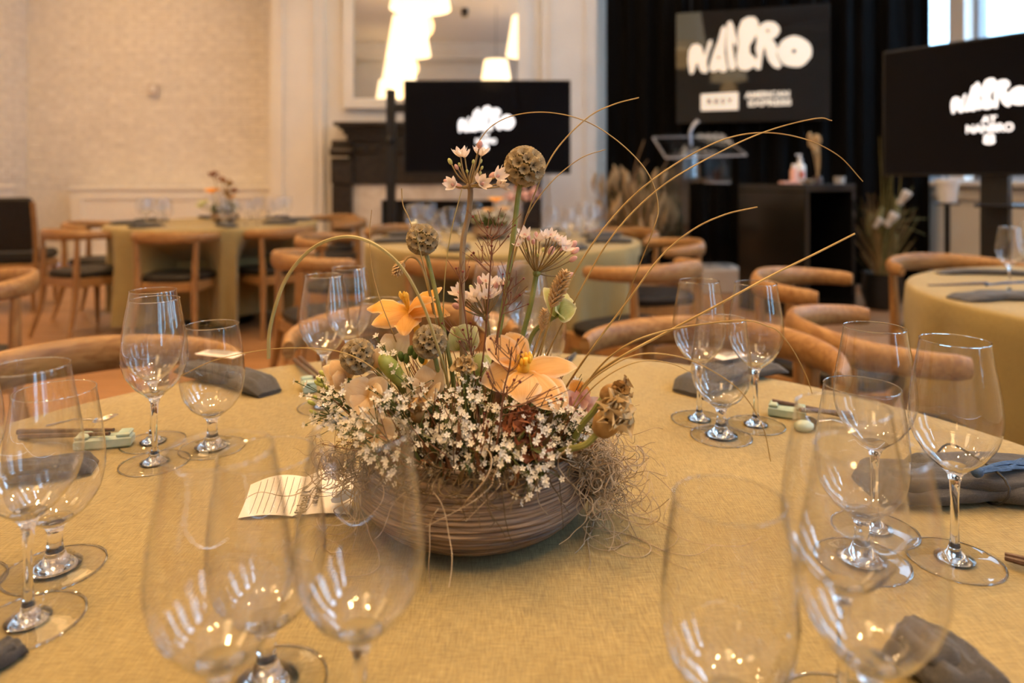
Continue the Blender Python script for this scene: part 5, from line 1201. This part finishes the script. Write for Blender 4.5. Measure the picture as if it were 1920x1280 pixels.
spots = [(600,735),(612,760),(598,770),(630,748),(620,790),(660,790),(640,812),(655,740),(690,760),(700,785),(735,745),(745,770),(770,720),(760,795),(748,830),(775,840),(700,850),(720,655),(815,755),(830,775),(845,745),(822,800),(850,800),(835,830),(860,830),(850,860),(870,845),(880,870),(865,790),(895,750),(885,715),(955,775),(925,785),(905,810),(900,850),(915,870),(945,820),(950,885),(945,900),(965,855),(970,842),(1005,775),(1020,790),(1035,775),(1050,790),(1060,775),(1030,810),(1015,805),(1045,815),(1075,795),(1070,825),(1012,880),(1020,872),(978,890),(984,900),(960,910),(1000,895),(870,735),(790,750),(765,752),(680,800),(690,835),(735,845),(800,855),(815,870),(830,880)]
for i, (x, y) in enumerate(spots):
    dp = .60+.05*max(0, (860-y)/200)+random.uniform(-.012,.03); e = P(x+random.uniform(-6,6), y+random.uniform(-6,6), dp)
    base = BASE+V(((e.x-BASE.x)*.6, (e.y-BASE.y)*.5, .012)); sprig(e, base, 12, .0082, .0033)
for i in range(36):
    a = random.uniform(0, 2*PI); r = random.uniform(.05,.12); e = BC+V((r*math.cos(a), r*math.sin(a), .095+.03*random.random()-.25*max(0, r-.08)))
    sprig(e, BASE+V(((e.x-BASE.x)*.5,(e.y-BASE.y)*.5,.01)), 9, .008, .0033)
m_stat = petalmat('statice_white', (.80,.74,.62), (.90,.87,.79), 80, .3)
solo('statice', st, [m_stat, m_green], 'mass of tiny white statice blossom filling the pottery bowl', 'filler flowers', loc=BASE, kind='stuff')
lf = MB()
for i in range(420):
    a = random.uniform(0, 2*PI); r = .108*math.sqrt(random.random()); b0 = BC+V((r*math.cos(a)*.85, r*math.sin(a)*.85, .062+.03*random.random()))
    d = V((math.cos(a)*.7+random.uniform(-.5,.5), math.sin(a)*.7+random.uniform(-.5,.5), random.uniform(.3,1.3))).normalized(); L = random.uniform(.018,.048)
    lf.m = i % 3; petal(b0, b0+d*L, random.uniform(.0012,.0042), (random.uniform(-1,1), -1, random.uniform(0,1)), .12, .2, .8, nu=4, nv=2, mb=lf)
for i in range(300):
    a = random.uniform(0, 2*PI); r = .09*math.sqrt(random.random()); b0 = BC+V((r*math.cos(a), r*math.sin(a), .07)); e = b0+V((random.uniform(-.03,.03)+math.cos(a)*.03, random.uniform(-.03,.03)+math.sin(a)*.03, random.uniform(.02,.085)))
    lf.m = 1+i % 2; lf.tube([b0, (b0+e)/2+V((random.uniform(-.006,.006),)*3), e], [.0008,.0007,.0004], 3)
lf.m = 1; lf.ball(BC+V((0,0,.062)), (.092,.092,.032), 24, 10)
solo('foliage', lf, [m_green, m_mossd, nmat('russet_leaf', (.16,.06,.02), (.32,.14,.05), 60, .6)], 'dark green and russet leaf filler inside the pottery bowl', 'foliage', loc=BASE, kind='stuff')
ms = MB()
def strand(c0, n, step, curl, r, drop, lowz=.7515):
    p = V(c0); d = V((random.uniform(-1,1), random.uniform(-1,1), random.uniform(-.3,.5))).normalized(); ax = V((random.uniform(-1,1), random.uniform(-1,1), random.uniform(-1,1))).normalized(); q = [p.copy()]
    for _ in range(n):
        ax = (ax+V((random.uniform(-1,1), random.uniform(-1,1), random.uniform(-1,1)))*.35).normalized(); d = (M.Rotation(curl, 3, ax) @ d+V((0,0,-drop))).normalized(); p = p+d*step
        if p.z < lowz: p.z = lowz; d.z = abs(d.z)*.2
        v_ = p-BC; rr_ = math.hypot(v_.x, v_.y)                       # keep outside the pot wall
        if rr_ < .118 and p.z < .834 and rr_ > 1e-6: k_ = .119/rr_; p.x = BC.x+v_.x*k_; p.y = BC.y+v_.y*k_
        q.append(p.copy())
    ms.tube(q, taper(len(q), r, r*.5), 4)
for i in range(240):
    c0 = P(random.gauss(1092,34), random.gauss(868,16), .67+random.uniform(-.03,.03)); strand(c0, 22, .0042, .55, .00055, .05)
for i in range(26): strand(P(random.gauss(1125,22), random.gauss(905,22), .66), 34, .0048, .32, .0006, .13)
for i in range(90): strand(P(random.gauss(640,22), random.gauss(868,10), .68+random.uniform(-.02,.02)), 18, .0038, .6, .0005, .03)
for i in range(16): strand(P(random.uniform(650,730), random.uniform(880,930), .65), 30, .0045, .3, .0006, .14)
ms.m = 1
for i in range(120):
    a = random.uniform(PI, 2*PI); strand(BC+V((.1*math.cos(a), .1*math.sin(a), .088)), 16, .004, .5, .0006, .10)
ms.m = 0
for x, y in ((815,960),(832,1000),(790,960),(905,900),(935,930),(960,905),(1040,920),(1060,905)): strand(P(x, y-60, .592), 20, .0040, .22, .0007, .2)
solo('moss', ms, [m_moss, m_mossd], 'curly pale spanish moss spilling over the pottery bowl rim', 'moss', loc=BASE, kind='stuff')
# ------------------------------------------------------------------ centrepieces of the far tables
def centrepiece(label, c0, blooms, sprigs, seed, D, bowlr=.11):
    random.seed(seed); o = thing('centrepiece', label, 'flower arrangement', c0)
    part('bowl', MB().lathe([(0,.001),(.06,.001),(bowlr,.03),(bowlr*.9,.075),(bowlr*.82,.075),(bowlr*.9,.04),(0,.02)], 28), m_bowl, o)
    b = MB()
    for i in range(160):
        a = random.uniform(0, 2*PI); d = V((math.cos(a)*random.random(), math.sin(a)*random.random(), random.uniform(.3,1))).normalized(); petal(V((d.x*.05,d.y*.05,.06)), V((d.x*.14,d.y*.14,.06+d.z*.11)), .008, (0,-1,.5), .15, .2, nu=4, nv=2, mb=b)
    f_ = part('foliage', b, m_green, o); f_['kind'] = 'stuff'
    b = MB()
    for i in range(130):
        a = random.uniform(0, 2*PI); r = random.uniform(.02,.13); b.ball((r*math.cos(a), r*math.sin(a), .10+random.uniform(0,.06)-.2*max(0,r-.08)), .0075, 5, 4)
    f_ = part('white_filler', b, m_stat, o); f_['kind'] = 'stuff'
    for (x, y, R, m_) in blooms:
        e = P(x, y, D)-V(c0); e.y += random.uniform(-.03,.03); mb = MB()
        for i in range(6):
            a = i*PI/3; petal(e, e+V((math.cos(a)*R, math.sin(a)*R*.7-.01, R*.35+.2*R*math.sin(a))), R*.36, (0,-.6,1), .15, .2, nu=6, nv=4, mb=mb)
        bl_ = part('bloom', mb, m_, o); stem([V(c0)+e, V(c0)+V((e.x*.4, e.y*.4, .06))], .003, .003, m_stem, o)
    for (x, y, R, m_) in sprigs:
        e = P(x, y, D)-V(c0); mb = MB().ball(e, R, 8, 6)
        for i in range(8): mb.ball(e+V((random.gauss(0,R),random.gauss(0,R),random.gauss(0,R))), R*.45, 5, 4)
        part('seed_head', mb, m_, o); stem([V(c0)+e, V(c0)+V((e.x*.6,e.y*.6,e.z*.6)), V(c0)+V((e.x*.2,e.y*.2,.06))], .003, .003, m_stemb, o)
    return o
centrepiece('flower bowl with an orange bloom on the table by the brick wall', V((-2.25,5.35,.751)), [(398,362,.07,m_or),(412,385,.05,m_cream),(432,372,.05,m_or2),(385,382,.05,m_hell),(378,388,.04,m_budg)], [(400,326,.022,m_rust),(417,336,.022,m_rust),(430,344,.024,m_dry),(438,357,.022,m_rust),(425,360,.02,m_dry)], 51, 5.35)
centrepiece('flower bowl with peach blooms on the table before the fireplace', V((-.12,3.85,.751)), [(930,378,.05,m_or),(918,398,.045,m_or2),(945,395,.045,m_cream),(935,415,.05,m_hell),(905,408,.04,m_cream)], [(960,370,.02,m_pinkp),(985,365,.025,m_pinkp),(972,352,.022,m_rust),(1000,360,.02,m_pinkp)], 52, 3.85)
